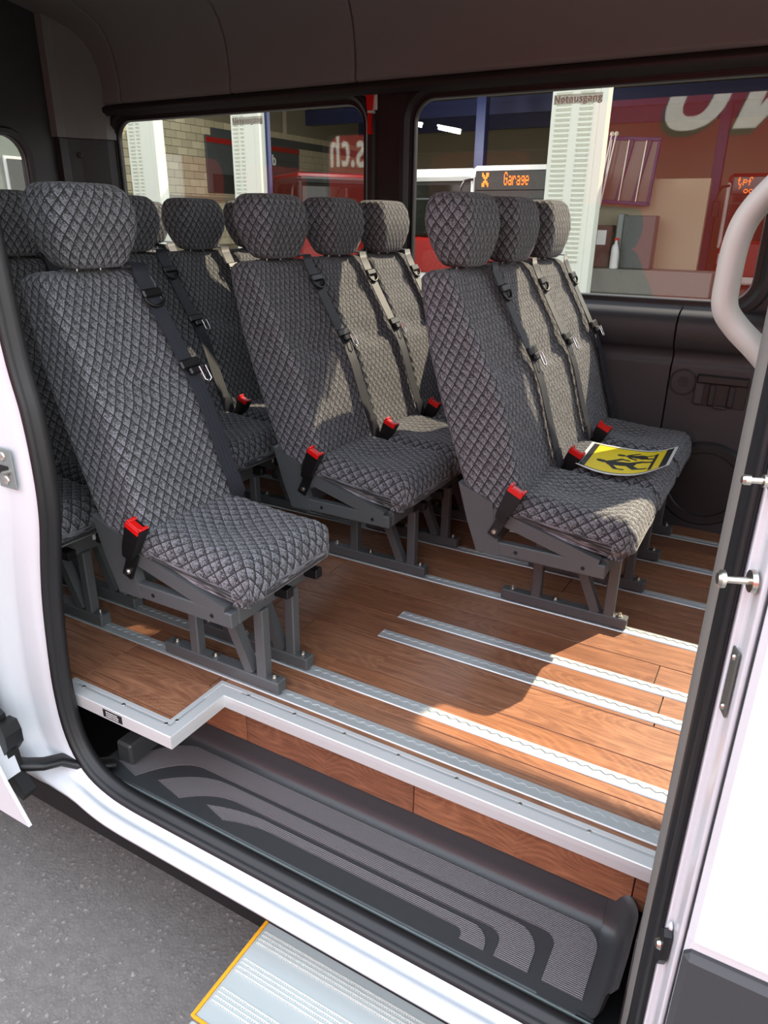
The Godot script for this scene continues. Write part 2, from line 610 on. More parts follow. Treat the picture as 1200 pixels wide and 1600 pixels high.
func strip(path: Array, width: float, thick: float) -> MB:
	var b := MB.new()
	var up := []
	var lo := []
	var uvs_a := []
	var d := 0.0
	for k in path.size():
		var p: Vector3 = path[k]
		var dir: Vector3 = (path[mini(k + 1, path.size() - 1)] - path[maxi(k - 1, 0)]).normalized()
		var side := (Vector3(0, 0, 1) - dir * dir.z).normalized()
		var nn := dir.cross(side).normalized()
		if nn.x < 0: nn = -nn
		if k: d += p.distance_to(path[k - 1])
		up.append([p + side * width / 2 + nn * thick, p - side * width / 2 + nn * thick])
		lo.append([p + side * width / 2, p - side * width / 2])
		uvs_a.append([Vector2(0, d), Vector2(1, d)])
	b.grid(up, uvs_a)
	b.grid(lo, uvs_a, false, true)
	for k in path.size() - 1:
		b.quad(up[k][0], up[k + 1][0], lo[k + 1][0], lo[k][0])
		b.quad(lo[k][1], lo[k + 1][1], up[k + 1][1], up[k][1])
	return b

func leg_set(s: Node3D, z: float) -> void:
	var bolt := MB.new()
	bolt.lathe([Vector2(0, 0.0075), Vector2(0.0045, 0.007), Vector2(0.0052, 0.0), Vector2(0.0085, 0.0), Vector2(0.0085, -0.003)], 8, Transform3D(Basis(Vector3.RIGHT, -PI / 2), Vector3.ZERO))
	var foot := obj("foot_bar", bx(Vector3(-0.183, 0.019, z), Vector3(0.366, 0.032, 0.034), 0.003), M.steel_paint, s)
	var bm := bolt.mesh()
	for x in [-0.335, -0.205, -0.022]:
		put("bolt", bm, M.zinc, foot).position = Vector3(x, 0.0385, z)
	obj("leg", bx(Vector3(-0.052, 0.122, z), Vector3(0.028, 0.19, 0.028), 0.003), M.steel_paint, s)
	obj("leg", bx(Vector3(-0.262, 0.122, z), Vector3(0.028, 0.19, 0.028), 0.003), M.steel_paint, s)
	var br := MB.new()
	var o := [Vector2(-0.013, -0.013), Vector2(0.013, -0.013), Vector2(0.013, 0.013), Vector2(-0.013, 0.013)]
	br.sweep([Vector3(-0.165, 0.216, z), Vector3(-0.088, 0.034, z)], o, Vector3(0, 0, 1), false)
	obj("brace", br, M.steel_paint, s)

func make_seat() -> Node3D:
	var s := Node3D.new()
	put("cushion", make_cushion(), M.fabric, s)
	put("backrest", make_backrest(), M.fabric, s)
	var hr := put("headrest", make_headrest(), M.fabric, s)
	for z in [-0.033, 0.033]:
		obj("post", rod(Vector3(-0.556, 0.925, z), Vector3(-0.552, 0.96, z), 0.0065, 10), M.chrome, hr)
	# welded frame
	for sg in [1.0, -1.0]:
		var z: float = 0.151 * sg
		var f := MB.new()
		f.box(Vector3(-0.222, 0.232, z), Vector3(0.345, 0.038, 0.026), 0.003)
		obj("side_beam", f, M.steel_paint, s)
		var g := MB.new()
		var o := [Vector2(-0.0128, -0.018), Vector2(0.0128, -0.018), Vector2(0.0128, 0.018), Vector2(-0.0128, 0.018)]
		g.sweep([Vector3(-0.36, 0.328, z), Vector3(-0.070, 0.246, z)], o, Vector3(0, 0, 1), false)
		obj("sloped_beam", g, M.steel_paint, s)
		var pl := MB.new()
		pl.prism(PackedVector2Array([Vector2(-0.397, 0.213), Vector2(-0.325, 0.213), Vector2(-0.35, 0.30), Vector2(-0.36, 0.36), Vector2(-0.46, 0.40), Vector2(-0.43, 0.30)]), z - 0.014, z + 0.014)
		obj("back_plate", pl, M.steel_paint, s)
		for x in [-0.285, -0.105]: obj("bolt_hole", rod(Vector3(x, 0.232, z + sg * 0.0131), Vector3(x, 0.232, z + sg * 0.0136), 0.0055), M.black, s)
	obj("front_beam", bx(Vector3(-0.062, 0.236, 0), Vector3(0.026, 0.046, 0.276), 0.003), M.steel_paint, s)
	obj("rear_beam", bx(Vector3(-0.375, 0.236, 0), Vector3(0.026, 0.046, 0.276), 0.003), M.steel_paint, s)
	obj("rating_sticker", bx(Vector3(-0.0485, 0.243, -0.115), Vector3(0.0012, 0.014, 0.038)), M.sticker, s)
	for z in [0.0, -0.118]:
		obj("connector_stub", bx(Vector3(-0.030, 0.238, z), Vector3(0.040, 0.026, 0.026), 0.002), M.black_plastic, s)
	# belt
	var path := belt_path()
	obj("belt", strip(path, 0.046, 0.0025), M.belt, s)
	var low := strip([path[-2] + Vector3(0.004, 0, 0), path[-1] + Vector3(0.004, 0, 0), Vector3(-0.30, 0.345, -0.140), Vector3(-0.33, 0.28, -0.142)], 0.046, 0.0025)
	obj("lap_belt", low, M.belt, s)
	var k4: Vector3 = path[4]
	var dir: Vector3 = ((path[3] as Vector3) - (path[5] as Vector3)).normalized()
	var bs := Basis(Vector3(0, 0, 1).cross(dir).normalized() * -1.0, dir, Vector3(0, 0, 1)).orthonormalized()
	var ad := MB.new()
	ad.box(k4 + bs * Vector3(0.006, 0.020, 0), Vector3(0.012, 0.022, 0.060), 0.004, bs)
	var ring := []
	for q in 13: ring.append(k4 + bs * Vector3(0.008, 0.010 - 0.024 * sin(PI * q / 12.0), 0.030 * cos(PI * q / 12.0)))
	ad.tube(ring, 0.0042, 8, Vector3(1, 0.2, 0.1))
	obj("height_adjuster", ad, M.black_plastic, s)
	var k7: Vector3 = (path[6] + path[7]) * 0.5
	var dir2: Vector3 = ((path[6] as Vector3) - (path[7] as Vector3)).normalized()
	var b2 := Basis(Vector3(0, 0, 1).cross(dir2).normalized() * -1.0, dir2, Vector3(0, 0, 1)).orthonormalized()
	var tg := MB.new()
	tg.box(k7 + b2 * Vector3(0.008, 0.006, 0), Vector3(0.012, 0.024, 0.064), 0.004, b2)
	tg.box(k7 + b2 * Vector3(0.010, -0.014, -0.004), Vector3(0.014, 0.020, 0.040), 0.004, b2)
	var tongue := obj("tongue_grip", tg, M.black_plastic, s)
	var bl := MB.new()
	var q0 := k7 + b2 * Vector3(0.018, -0.010, -0.024)
	var lp := []
	for q in [Vector3(0, 0, 0.010), Vector3(0.016, -0.030, 0.008), Vector3(0.018, -0.036, -0.003), Vector3(0.016, -0.030, -0.014), Vector3(0, 0, -0.012)]: lp.append(q0 + q)
	bl.tube(lp, 0.0022, 6, Vector3(1, 0.1, 0.3))
	obj("tongue_blade", bl, M.chrome, tongue)
	# buckle on the door side of the cushion
	var up := Vector3(0.42, 0.9, 0).normalized()
	var bb := Basis(Vector3(up.y, -up.x, 0), up, Vector3(0, 0, 1))
	var bk := MB.new()
	var zz := 0.181
	var o2 := [Vector2(-0.012, -0.019), Vector2(0.012, -0.019), Vector2(0.012, 0.019), Vector2(-0.012, 0.019)]
	var c0 := Vector3(-0.318, 0.352, zz)
	bk.sweep([c0 - up * 0.028, c0, c0 + up * 0.045, c0 + up * 0.070], o2, Vector3(0, 0, 1), false, true, [0.68, 0.95, 1.12, 1.2])
	var buckle := obj("buckle", bk, M.black_plastic, s)
	var rd := MB.new()
	rd.box(c0 + up * 0.071 + bb * Vector3(0, 0, 0.003), Vector3(0.042, 0.005, 0.018), 0.0015, bb)
	rd.box(c0 + up * 0.066 + bb * Vector3(0.0, 0.0, 0.0150), Vector3(0.042, 0.014, 0.003), 0.001, bb)
	for e in [-0.018, 0.018]: rd.box(c0 + up * 0.074 + bb * Vector3(e, 0, 0), Vector3(0.008, 0.006, 0.026), 0.0015, bb)
	obj("release_button", rd, M.red_plastic, buckle)
	var stalk := MB.new()
	var e0 := Vector3(-0.345, 0.285, 0.172)
	stalk.sweep([e0 - up * 0.016, e0 + up * 0.055], [Vector2(-0.004, -0.014), Vector2(0.004, -0.014), Vector2(0.004, 0.014), Vector2(-0.004, 0.014)], Vector3(0, 0, 1), false)
	obj("stalk", stalk, M.black_plastic, buckle)
	var bo := MB.new()
	bo.lathe([Vector2(0, 0.006), Vector2(0.006, 0.005), Vector2(0.008, 0.0), Vector2(0.008, -0.004)], 12, Transform3D(Basis.IDENTITY, e0 + Vector3(0, 0, 0.005)))
	obj("anchor_bolt", bo, M.zinc, buckle)
	return s

func place_seat(x_foot: float, z: float, legs: Array, label: String, group: String, inner := false) -> Node3D:
	var s: Node3D
	if not seat0:
		seat0 = make_seat()
	s = seat0.duplicate()
	s.name = numbered("passenger_seat")
	add_child(s)
	s.position = Vector3(x_foot, 0.003, z)
	if inner: s.get_node("buckle").position = Vector3(0.050, 0.012, -0.036)
	for lz in legs: leg_set(s, lz - z)
	tag(s, label, "seat", group)
	return s

# ---------------------------------------------------------------- bus interior
func rr_loop(c: Vector2, w: float, h: float, r: float, per := 6) -> Array:
	var out := []
	var cs := [Vector2(w / 2 - r, h / 2 - r), Vector2(-w / 2 + r, h / 2 - r), Vector2(-w / 2 + r, -h / 2 + r), Vector2(w / 2 - r, -h / 2 + r)]
	for q in 4:
		for k in per + 1:
			var g: float = PI / 2 * (q + float(k) / per)
			out.append(c + cs[q] + Vector2(cos(g), sin(g)) * r)
	out.append(out[0])
	return out

# a ring lofted through loops [w, h, r, depth]; plane: Callable (Vector2, depth) -> Vector3
func ring(c: Vector2, loops: Array, plane: Callable, per := 6, flip := false) -> MB:
	var b := MB.new()
	var rows := []
	for l in loops:
		var row := []
		for p in rr_loop(c, l[0], l[1], l[2], per): row.append(plane.call(p, l[3]))
		rows.append(row)
	for k in rows.size() - 1: b.grid([rows[k], rows[k + 1]], [], true, flip)
	return b

func pane(c: Vector2, w: float, h: float, r: float, depth: float, plane: Callable, thick := 0.004) -> MB:
	# a sheet of glass with thickness
	var b := MB.new()
	var lp := rr_loop(c, w, h, r, 6)
	var mid: Vector3 = plane.call(c, depth)
	for k in lp.size() - 1:
		b.tri(mid, plane.call(lp[k], depth), plane.call(lp[k + 1], depth))
	return b

# wall in a plane with rounded window holes [cx, cy, w, h, r], both faces and the reveals of the holes
func wall_cells(x0: float, x1: float, y0: float, y1: float, holes: Array, plane: Callable, depth: float, thick: float) -> MB:
	var b := MB.new()
	var rect := func(ax: float, bx_: float, ay: float, by: float) -> void:
		if bx_ - ax < 1e-5 or by - ay < 1e-5: return
		for d in [depth, depth + thick]:
			b.quad(plane.call(Vector2(ax, ay), d), plane.call(Vector2(bx_, ay), d), plane.call(Vector2(bx_, by), d), plane.call(Vector2(ax, by), d))
	var x := x0
	for h in holes:
		var l: float = h[0] - h[2] / 2
		var rr: float = h[0] + h[2] / 2
		var lo: float = h[1] - h[3] / 2
		var hi: float = h[1] + h[3] / 2
		rect.call(x, l, y0, y1)
		rect.call(l, rr, y0, lo)
		rect.call(l, rr, hi, y1)
		var lp := rr_loop(Vector2(h[0], h[1]), h[2], h[3], h[4], 6)
		var cs := [Vector2(rr, hi), Vector2(l, hi), Vector2(l, lo), Vector2(rr, lo)]
		for q in 4:
			for k in 6:
				for d in [depth, depth + thick]:
					b.tri(plane.call(cs[q], d), plane.call(lp[q * 7 + k], d), plane.call(lp[q * 7 + k + 1], d))
		for k in lp.size() - 1:
			b.quad(plane.call(lp[k], depth), plane.call(lp[k + 1], depth), plane.call(lp[k + 1], depth + thick), plane.call(lp[k], depth + thick))
		x = rr
	rect.call(x, x1, y0, y1)
	return b

const WINZ := -2.775
func build_shell() -> void:
	var far := func(p: Vector2, d: float) -> Vector3: return Vector3(p.x, p.y, WINZ + d)   # d > 0 is into the bus
	# floor: boards, rails and edge profiles
	var fl := struct("floor", "wood effect plank floor of the bus with aluminium seat rails", "floor")
	obj("floor_base", bx(Vector3(-0.775, -0.022, -1.895), Vector3(5.05, 0.036, 1.63)), M.black, fl)
	obj("floor_base", bx(Vector3(-1.20, -0.020, -0.985), Vector3(0.36, 0.030, 0.19)), M.black, fl)
	rng.seed = 5
	var zrow := -2.745
	var zcut := -1.315
	while zcut > -2.74: zcut -= 0.13
	while zcut < -0.88:
		var za := maxf(zcut, -2.72)
		var zb := minf(zcut + 0.13, -0.905)
		var x0 := -3.28
		var x := x0 - rng.randf() * 0.9
		var x_end := 1.7
		while x < x_end:
			var xa := maxf(x, x0)
			var xb := minf(x + 1.05 + 0.25 * rng.randf(), x_end)
			x = xb
			if zcut + 0.13 > -1.06:
				# the row that ends at the edge profile, and the platform in front of it
				var parts := [[xa, minf(xb, -1.36), za, zb], [maxf(xa, -1.36), minf(xb, -1.052), za, zb], [maxf(xa, -1.052), xb, za, minf(zb, -1.083)]]
				for q in parts:
					if q[1] - q[0] > 0.01 and q[3] - q[2] > 0.008: plank(fl, q[0], q[1], q[2], q[3])
			elif xb - xa > 0.02: plank(fl, xa, xb, za, zb)
		zcut += 0.13
	# seat rails
	for r in [[-1.119, -3.2, 1.5], [-1.235, -3.2, 1.5], [-1.478, -0.831, 1.5], [-1.593, -0.831, 1.5], [-1.838, -3.2, 1.5], [-2.090, -3.2, 1.5], [-2.341, -3.2, 1.5], [-2.59, -3.2, 1.5]]:
		rail(fl, r[0], r[1], r[2])
	# wooden riser under the edge
	var x := -1.9
	rng.seed = 8
	while x < 0.6:
		var w := 0.46
		obj("riser_board", bx(Vector3(x + w / 2, -0.085, -1.079), Vector3(w - 0.002, 0.115, 0.008), 0.001), M.wood[(int(x * 10) + 40) % 3], fl)
		x += w
	# aluminium edge profiles with a grooved line and screws
	edge_profile(fl, Vector3(-1.012, 0, -1.04), Vector3(0.6, 0, -1.04), Vector3(0, 0, 1))
	edge_profile(fl, Vector3(-1.375, 0, -0.868), Vector3(-1.012, 0, -0.868), Vector3(0, 0, 1))
	edge_profile(fl, Vector3(-1.012, 0, -0.868), Vector3(-1.012, 0, -1.04), Vector3(1, 0, 0))
	var st := obj("maker_sticker", bx(Vector3(-1.195, -0.0135, -0.8672), Vector3(0.062, 0.021, 0.0008)), M.black, fl)
	rng.seed = 12
	for row in 3:
		var px := -1.2165
		var lx := MB.new()
		while px < -1.180:
			var w := 0.002 + 0.004 * rng.randf()
			lx.box(Vector3(px + w / 2, -0.0078 - row * 0.0058, -0.8667), Vector3(w, 0.0024, 0.0004))
			px += w + 0.0012
		obj("print_line", lx, M.letter_white, st)

	# far side wall: lower panel with ledge, swept along x
	var wl := struct("wall_left", "dark plastic lined side wall of the bus opposite the open door", "wall")
	var prof := [Vector2(-0.02, -2.70), Vector2(0.28, -2.715), Vector2(0.30, -2.725), Vector2(0.32, -2.715), Vector2(0.585, -2.715), Vector2(0.60, -2.73), Vector2(0.63, -2.735), Vector2(0.645, -2.715), Vector2(0.66, -2.695), Vector2(0.70, -2.685), Vector2(0.735, -2.688), Vector2(0.757, -2.70), Vector2(0.772, -2.725), Vector2(0.778, -2.76), Vector2(0.79, -2.772)]
	for seg in [[-3.28, -1.56], [-1.556, -0.364], [-0.358, 1.7]]:
		var b := MB.new()
		for k in prof.size() - 1:
			pass
		var ra := []
		var rb := []
		for p in prof:
			ra.append(Vector3(seg[0], p.x, p.y)); rb.append(Vector3(seg[1], p.x, p.y))
		b.grid([ra, rb], [])
		b.quad(Vector3(seg[0], -0.02, -2.80), Vector3(seg[0], 0.79, -2.80), Vector3(seg[1], 0.79, -2.80), Vector3(seg[1], -0.02, -2.80))
		obj("lower_panel", b, M.trim, wl)
	var holes := [[-2.38, 1.145, 1.43, 0.70, 0.09], [-0.80, 1.145, 1.31, 0.70, 0.09], [0.62, 1.12, 0.95, 0.70, 0.10]]
	obj("window_surround", wall_cells(-3.28, 1.7, 0.785, 1.56, holes, far, 0.0, -0.03), M.trim_dark, wl)
	for k in 3:
		var h: Array = holes[k]
		var win := struct("window_%d" % (k + 1), ["tinted rear side window of the bus behind the rows of seats", "long tinted side window of the bus beside the front row of seats", "driver door window with a dark rounded frame"][k], "window")
		var c := Vector2(h[0], h[1])
		obj("frame_moulding", ring(c, [[h[2] + 0.10, h[3] + 0.09, 0.13, 0.001], [h[2] + 0.085, h[3] + 0.075, 0.125, 0.014], [h[2] + 0.045, h[3] + 0.045, 0.115, 0.018], [h[2] + 0.02, h[3] + 0.02, 0.10, 0.006], [h[2] - 0.005, h[3] - 0.005, 0.088, -0.012]], far, 8), M.trim_dark, win)
		obj("rubber_seal", ring(c, [[h[2] + 0.0, h[3] + 0.0, 0.09, -0.008], [h[2] - 0.02, h[3] - 0.02, 0.08, -0.008], [h[2] - 0.026, h[3] - 0.026, 0.078, -0.014], [h[2] - 0.03, h[3] - 0.03, 0.076, -0.03]], far, 8), M.rubber, win)
		obj("glass_pane", pane(c, h[2] - 0.02, h[3] - 0.02, 0.08, -0.022, far), M.glass if k < 2 else M.clear_glass, win)
		if k < 2:
			var sx: float = [-2.28, -0.815][k]
			obj("exit_sticker", bx(far.call(Vector2(sx, 1.452), -0.0205), Vector3(0.17, 0.030, 0.0006)), M.sticker_clear, win)
			text("exit_text", "Notausgang", 0.022, 0.0004, far.call(Vector2(sx, 1.452), -0.0198), Basis.IDENTITY, M.letter_white, win)
	# mid rail above the windows and the headliner, swept over the roof to the door side
	var hl := struct("ceiling", "dark grey moulded headliner panels of the bus roof", "ceiling")
	var top := [Vector2(1.505, -2.745), Vector2(1.520, -2.728), Vector2(1.538, -2.728), Vector2(1.548, -2.742)]
	var arch := [Vector2(1.552, -2.752), Vector2(1.556, -2.738), Vector2(1.570, -2.732), Vector2(1.60, -2.738), Vector2(1.65, -2.735), Vector2(1.70, -2.728), Vector2(1.76, -2.712), Vector2(1.81, -2.688), Vector2(1.85, -2.652), Vector2(1.88, -2.60), Vector2(1.905, -2.53), Vector2(1.925, -2.40), Vector2(1.94, -2.2), Vector2(1.95, -1.8), Vector2(1.94, -1.4), Vector2(1.91, -1.1), Vector2(1.86, -0.95), Vector2(1.78, -0.90), Vector2(1.74, -0.885)]
	var ta := []
	var tb := []
	for p in top:
		ta.append(Vector3(-3.28, p.x, p.y)); tb.append(Vector3(1.7, p.x, p.y))
	var mr := MB.new()
	mr.grid([ta, tb], [])
	obj("moulding_rail", mr, M.trim_dark, hl)
	for seg in [[-3.30, -2.992], [-2.988, -2.322], [-2.318, -1.692], [-1.688, 0.35], [0.354, 1.72]]:
		var rows := []
		for e in [[0.0, 0.012], [0.004, 0.003], [0.012, 0.0], [1.0, 0.0], [1.0, 0.0], [1.0, 0.0]]:
			pass
		for q in [[seg[0], 0.012], [seg[0] + 0.003, 0.004], [seg[0] + 0.012, 0.0], [seg[1] - 0.012, 0.0], [seg[1] - 0.003, 0.004], [seg[1], 0.012]]:
			var row := []
			for p in arch:
				var inw := Vector2(1.2 - p.x, -1.8 - p.y).normalized()
				row.append(Vector3(q[0], p.x - inw.x * q[1], p.y - inw.y * q[1]))
			rows.append(row)
		var b := MB.new()
		b.grid(rows, [])
		obj("headliner_panel", b, M.headliner, hl)
	obj("roof_skin", bx(Vector3(-0.79, 2.02, -1.79), Vector3(5.06, 0.03, 2.04), 0.01), M.paint, hl)
	obj("roof_skin", bx(Vector3(-0.79, 1.79, -2.815), Vector3(5.06, 0.48, 0.02), 0.005), M.paint, hl)
	# rear wall with the two door windows
	var rear := func(p: Vector2, d: float) -> Vector3: return Vector3(-3.27 + d, p.y, -p.x)   # p.x runs away from the door side
	var wr := struct("wall_rear", "rear end of the bus with two glazed back doors", "wall")
	var rh := [[1.28, 1.09, 0.74, 0.60, 0.10], [2.10, 1.09, 0.58, 0.60, 0.10]]
	obj("rear_door_lining", wall_cells(0.80, 2.80, -0.02, 2.0, rh, rear, 0.0, -0.03), M.trim, wr)
	for k in 2:
		var h: Array = rh[k]
		obj("frame_moulding", ring(Vector2(h[0], h[1]), [[h[2] + 0.07, h[3] + 0.07, 0.12, 0.001], [h[2] + 0.05, h[3] + 0.05, 0.115, 0.02], [h[2] + 0.015, h[3] + 0.015, 0.105, 0.015], [h[2] - 0.005, h[3] - 0.005, 0.095, -0.02]], rear, 6, true), M.trim, wr)
		obj("glass_pane", pane(Vector2(h[0], h[1]), h[2], h[3], 0.1, -0.015, rear), M.glass, wr)
	# corner post between the back door and the side window
	var cp := MB.new()
	cp.prism(PackedVector2Array([Vector2(-3.268, -2.78), Vector2(-3.10, -2.78), Vector2(-3.115, -2.74), Vector2(-3.15, -2.70), Vector2(-3.20, -2.645), Vector2(-3.228, -2.60), Vector2(-3.235, -2.56), Vector2(-3.268, -2.555)]), -1.40, -0.78, Transform3D(Basis(Vector3(1, 0, 0), Vector3(0, 0, 1), Vector3(0, -1, 0)), Vector3.ZERO))
	obj("corner_post", cp, M.trim, wr)
	var cp2 := MB.new()
	cp2.prism(PackedVector2Array([Vector2(-3.268, -2.78), Vector2(-3.09, -2.78), Vector2(-3.105, -2.735), Vector2(-3.14, -2.69), Vector2(-3.19, -2.635), Vector2(-3.22, -2.59), Vector2(-3.23, -2.55), Vector2(-3.268, -2.545)]), -1.95, -1.403, Transform3D(Basis(Vector3(1, 0, 0), Vector3(0, 0, 1), Vector3(0, -1, 0)), Vector3.ZERO))
	obj("upper_corner_post", cp2, M.headliner, wr)
	var cap := MB.new()
	cap.lathe([Vector2(0, 0.006), Vector2(0.010, 0.005), Vector2(0.014, 0.0), Vector2(0.014, -0.01)], 14, Transform3D(Basis(Vector3.UP, PI / 2 - 0.75), Vector3(-3.196, 1.33, -2.636)))
	obj("screw_cap", cap, M.trim, wr)
	# cab end: dashboard and windscreen
	var wf := struct("wall_front", "dashboard and windscreen at the front end of the bus", "wall")
	obj("dashboard", bx(Vector3(1.55, 0.40, -1.79), Vector3(0.30, 0.86, 1.96), 0.03), M.trim, wf)
	obj("windscreen_header", bx(Vector3(1.68, 1.78, -1.79), Vector3(0.06, 0.50, 2.0), 0.01), M.trim_dark, wf)
	var ws := MB.new()
	ws.quad(Vector3(1.69, 0.82, -2.78), Vector3(1.69, 1.54, -2.78), Vector3(1.69, 1.54, -0.80), Vector3(1.69, 0.82, -0.80))
	obj("windscreen_glass", ws, M.clear_glass, wf)
	# door side wall behind and in front of the door opening
	var near := func(p: Vector2, d: float) -> Vector3: return Vector3(p.x, p.y, -0.855 - d)
	var wn := struct("wall_right", "door side wall of the bus with the sliding door opening", "wall")
	obj("rear_lining", wall_cells(-3.28, -1.36, -0.02, 1.80, [[-3.0, 1.20, 0.40, 0.82, 0.09], [-2.02, 1.145, 1.10, 0.66, 0.09]], near, 0.0, -0.02), M.trim, wn)
	obj("rear_glass", pane(Vector2(-2.02, 1.145), 1.09, 0.65, 0.09, -0.03, near), M.glass, wn)
	obj("front_lining", wall_cells(0.02, 1.72, -0.30, 1.80, [[0.75, 1.12, 0.95, 0.66, 0.09]], near, 0.0, -0.02), M.trim, wn)
	obj("front_glass", pane(Vector2(0.75, 1.12), 0.94, 0.65, 0.09, -0.03, near), M.clear_glass, wn)
	obj("door_header", bx(Vector3(-0.665, 1.80, -0.86), Vector3(1.42, 0.18, 0.07), 0.02), M.trim_dark, wn)

func plank(fl: Node3D, xa: float, xb: float, za: float, zb: float) -> void:
	var g := 0.0013
	var b := MB.new()
	b.box(Vector3((xa + xb) / 2, -0.002, (za + zb) / 2), Vector3(xb - xa - 2 * g, 0.004, zb - za - 2 * g), 0.0006, Basis.IDENTITY, Vector2(rng.randf(), rng.randf()), 1.0)
	for k in b.t.size(): b.t[k] = Vector2(b.t[k].x * 0.5, b.t[k].y * 1.0)
	obj("plank", b, M.wood[rng.randi() % 4], fl)

func rail(fl: Node3D, z: float, xa: float, xb: float) -> void:
	# an L-track: two lips with scalloped inner edges over a sunken channel
	var b := MB.new()
	var step := 0.00625
	var n := int((xb - xa) / step)
	for sg in [1.0, -1.0]:
		var r0 := []; var r1 := []; var r2 := []; var r3 := []; var r4 := []
		for k in n + 1:
			var x := xa + k * step
			var sc := 0.0055 + 0.0035 * cos(TAU * (x / 0.025))
			r0.append(Vector3(x, 0.0002, z + sg * 0.0195))
			r1.append(Vector3(x, 0.0026, z + sg * 0.0175))
			r2.append(Vector3(x, 0.0026, z + sg * sc))
			r3.append(Vector3(x, -0.0010, z + sg * sc))
		b.grid([r0, r1], [], false, sg < 0)
		b.grid([r1, r2], [], false, sg < 0)
		b.grid([r2, r3], [], false, sg < 0)
	for x in [xa, xb]:
		b.box(Vector3(x, 0.0008, z), Vector3(0.001, 0.0030, 0.038))
	var r := obj("seat_rail", b, M.alu_light, fl)
	obj("rail_channel", bx(Vector3((xa + xb) / 2, 0.0004, z), Vector3(xb - xa, 0.0006, 0.024)), M.alu_light, r)

func edge_profile(fl: Node3D, a: Vector3, c: Vector3, out: Vector3) -> void:
	var L := a.distance_to(c)
	var d := (c - a).normalized()
	var pts := [Vector2(-0.046, 0.0005), Vector2(-0.045, 0.0026), Vector2(-0.034, 0.0030), Vector2(-0.0335, 0.0018), Vector2(-0.0265, 0.0018), Vector2(-0.026, 0.0030), Vector2(-0.002, 0.0030), Vector2(0.0, 0.0015), Vector2(0.0005, -0.010), Vector2(0.0, -0.030), Vector2(-0.003, -0.030), Vector2(-0.003, -0.003), Vector2(-0.044, -0.001)]
	var b := MB.new()
	# mitre at both ends towards the next profile
	var inside_a := 0.0
	var inside_b := 0.0
	if out.x > 0: inside_a = 1.0; inside_b = -1.0
	elif a.x < -1.1: inside_b = 1.0
	elif a.x > -1.1: inside_a = -1.0
	for k in pts.size():
		var p: Vector2 = pts[k]
		var q: Vector2 = pts[(k + 1) % pts.size()]
		var pa := a + out * p.x + Vector3.UP * p.y - d * (p.x * inside_a)
		var qa := a + out * q.x + Vector3.UP * q.y - d * (q.x * inside_a)
		var pb := c + out * p.x + Vector3.UP * p.y + d * (p.x * inside_b)
		var qb := c + out * q.x + Vector3.UP * q.y + d * (q.x * inside_b)
		b.quad(pa, qa, qb, pb)
		b.tri(pb, qb, c + Vector3.UP * -0.004 + out * -0.004)
	var o := obj("edge_profile", b, M.alu, fl)
	var gr := MB.new()
	var m := a + (c - a) * 0.5 + out * -0.030 + Vector3.UP * 0.0020
	var sx := Vector3(L - 0.06, 0.0006, 0.0068) if absf(d.x) > 0.5 else Vector3(0.0068, 0.0006, L - 0.06)
	gr.box(m, sx)
	obj("groove_line", gr, M.alu_light, o)
	var s := 0.05
	while s < L - 0.02:
		var sc := MB.new()
		sc.lathe([Vector2(0, 0.0008), Vector2(0.002, 0.0004), Vector2(0.004, 0.0006), Vector2(0.0045, 0.0)], 10, Transform3D(Basis(Vector3.RIGHT, -PI / 2), a + d * s + out * -0.030 + Vector3.UP * 0.0026))
		obj("screw", sc, M.zinc, o)
		s += 0.135

func text(called: String, what: String, size: float, depth: float, at: Vector3, bs: Basis, m: Material, parent: Node) -> MeshInstance3D:
	var tm := TextMesh.new()
	tm.text = what
	var f := SystemFont.new()
	f.font_names = PackedStringArray(["Droid Sans"])
	f.font_weight = 700
	tm.font = f
	tm.font_size = 64
	tm.pixel_size = size / 48.0
	tm.depth = depth
	var o := put(called, tm, m, parent)
	o.transform = Transform3D(bs, at)
	return o

# ---------------------------------------------------------------- door frame, step, hardware
func opening_path() -> Array:
	# the outline of the door opening seen from outside, from the top of the rear pillar down, along the sill, up the front pillar
	var keys := [Vector2(-1.30, 1.72), Vector2(-1.30, 1.5), Vector2(-1.29, 1.15), Vector2(-1.275, 0.83), Vector2(-1.255, 0.70), Vector2(-1.250, 0.58), Vector2(-1.258, 0.48), Vector2(-1.285, 0.36), Vector2(-1.303, 0.26), Vector2(-1.318, 0.12), Vector2(-1.322, 0.03), Vector2(-1.315, -0.06), Vector2(-1.292, -0.13), Vector2(-1.25, -0.178), Vector2(-1.19, -0.203), Vector2(-1.12, -0.212), Vector2(-1.0, -0.213), Vector2(-0.6, -0.213), Vector2(-0.2, -0.213), Vector2(-0.06, -0.213), Vector2(-0.025, -0.205), Vector2(-0.005, -0.18), Vector2(0.0, -0.13), Vector2(0.0, 0.0), Vector2(0.0, 0.4), Vector2(0.0, 0.8), Vector2(0.0, 1.2), Vector2(0.0, 1.72)]
	var out := []
	for k in keys.size() - 1:
		var p0: Vector2 = keys[maxi(k - 1, 0)]
		var p3: Vector2 = keys[mini(k + 2, keys.size() - 1)]
		var n := clampi(int(keys[k].distance_to(keys[k + 1]) / 0.02), 2, 8)
		for j in n: out.append(keys[k].cubic_interpolate(keys[k + 1], p0, p3, float(j) / n))
	out.append(keys[-1])
	return out

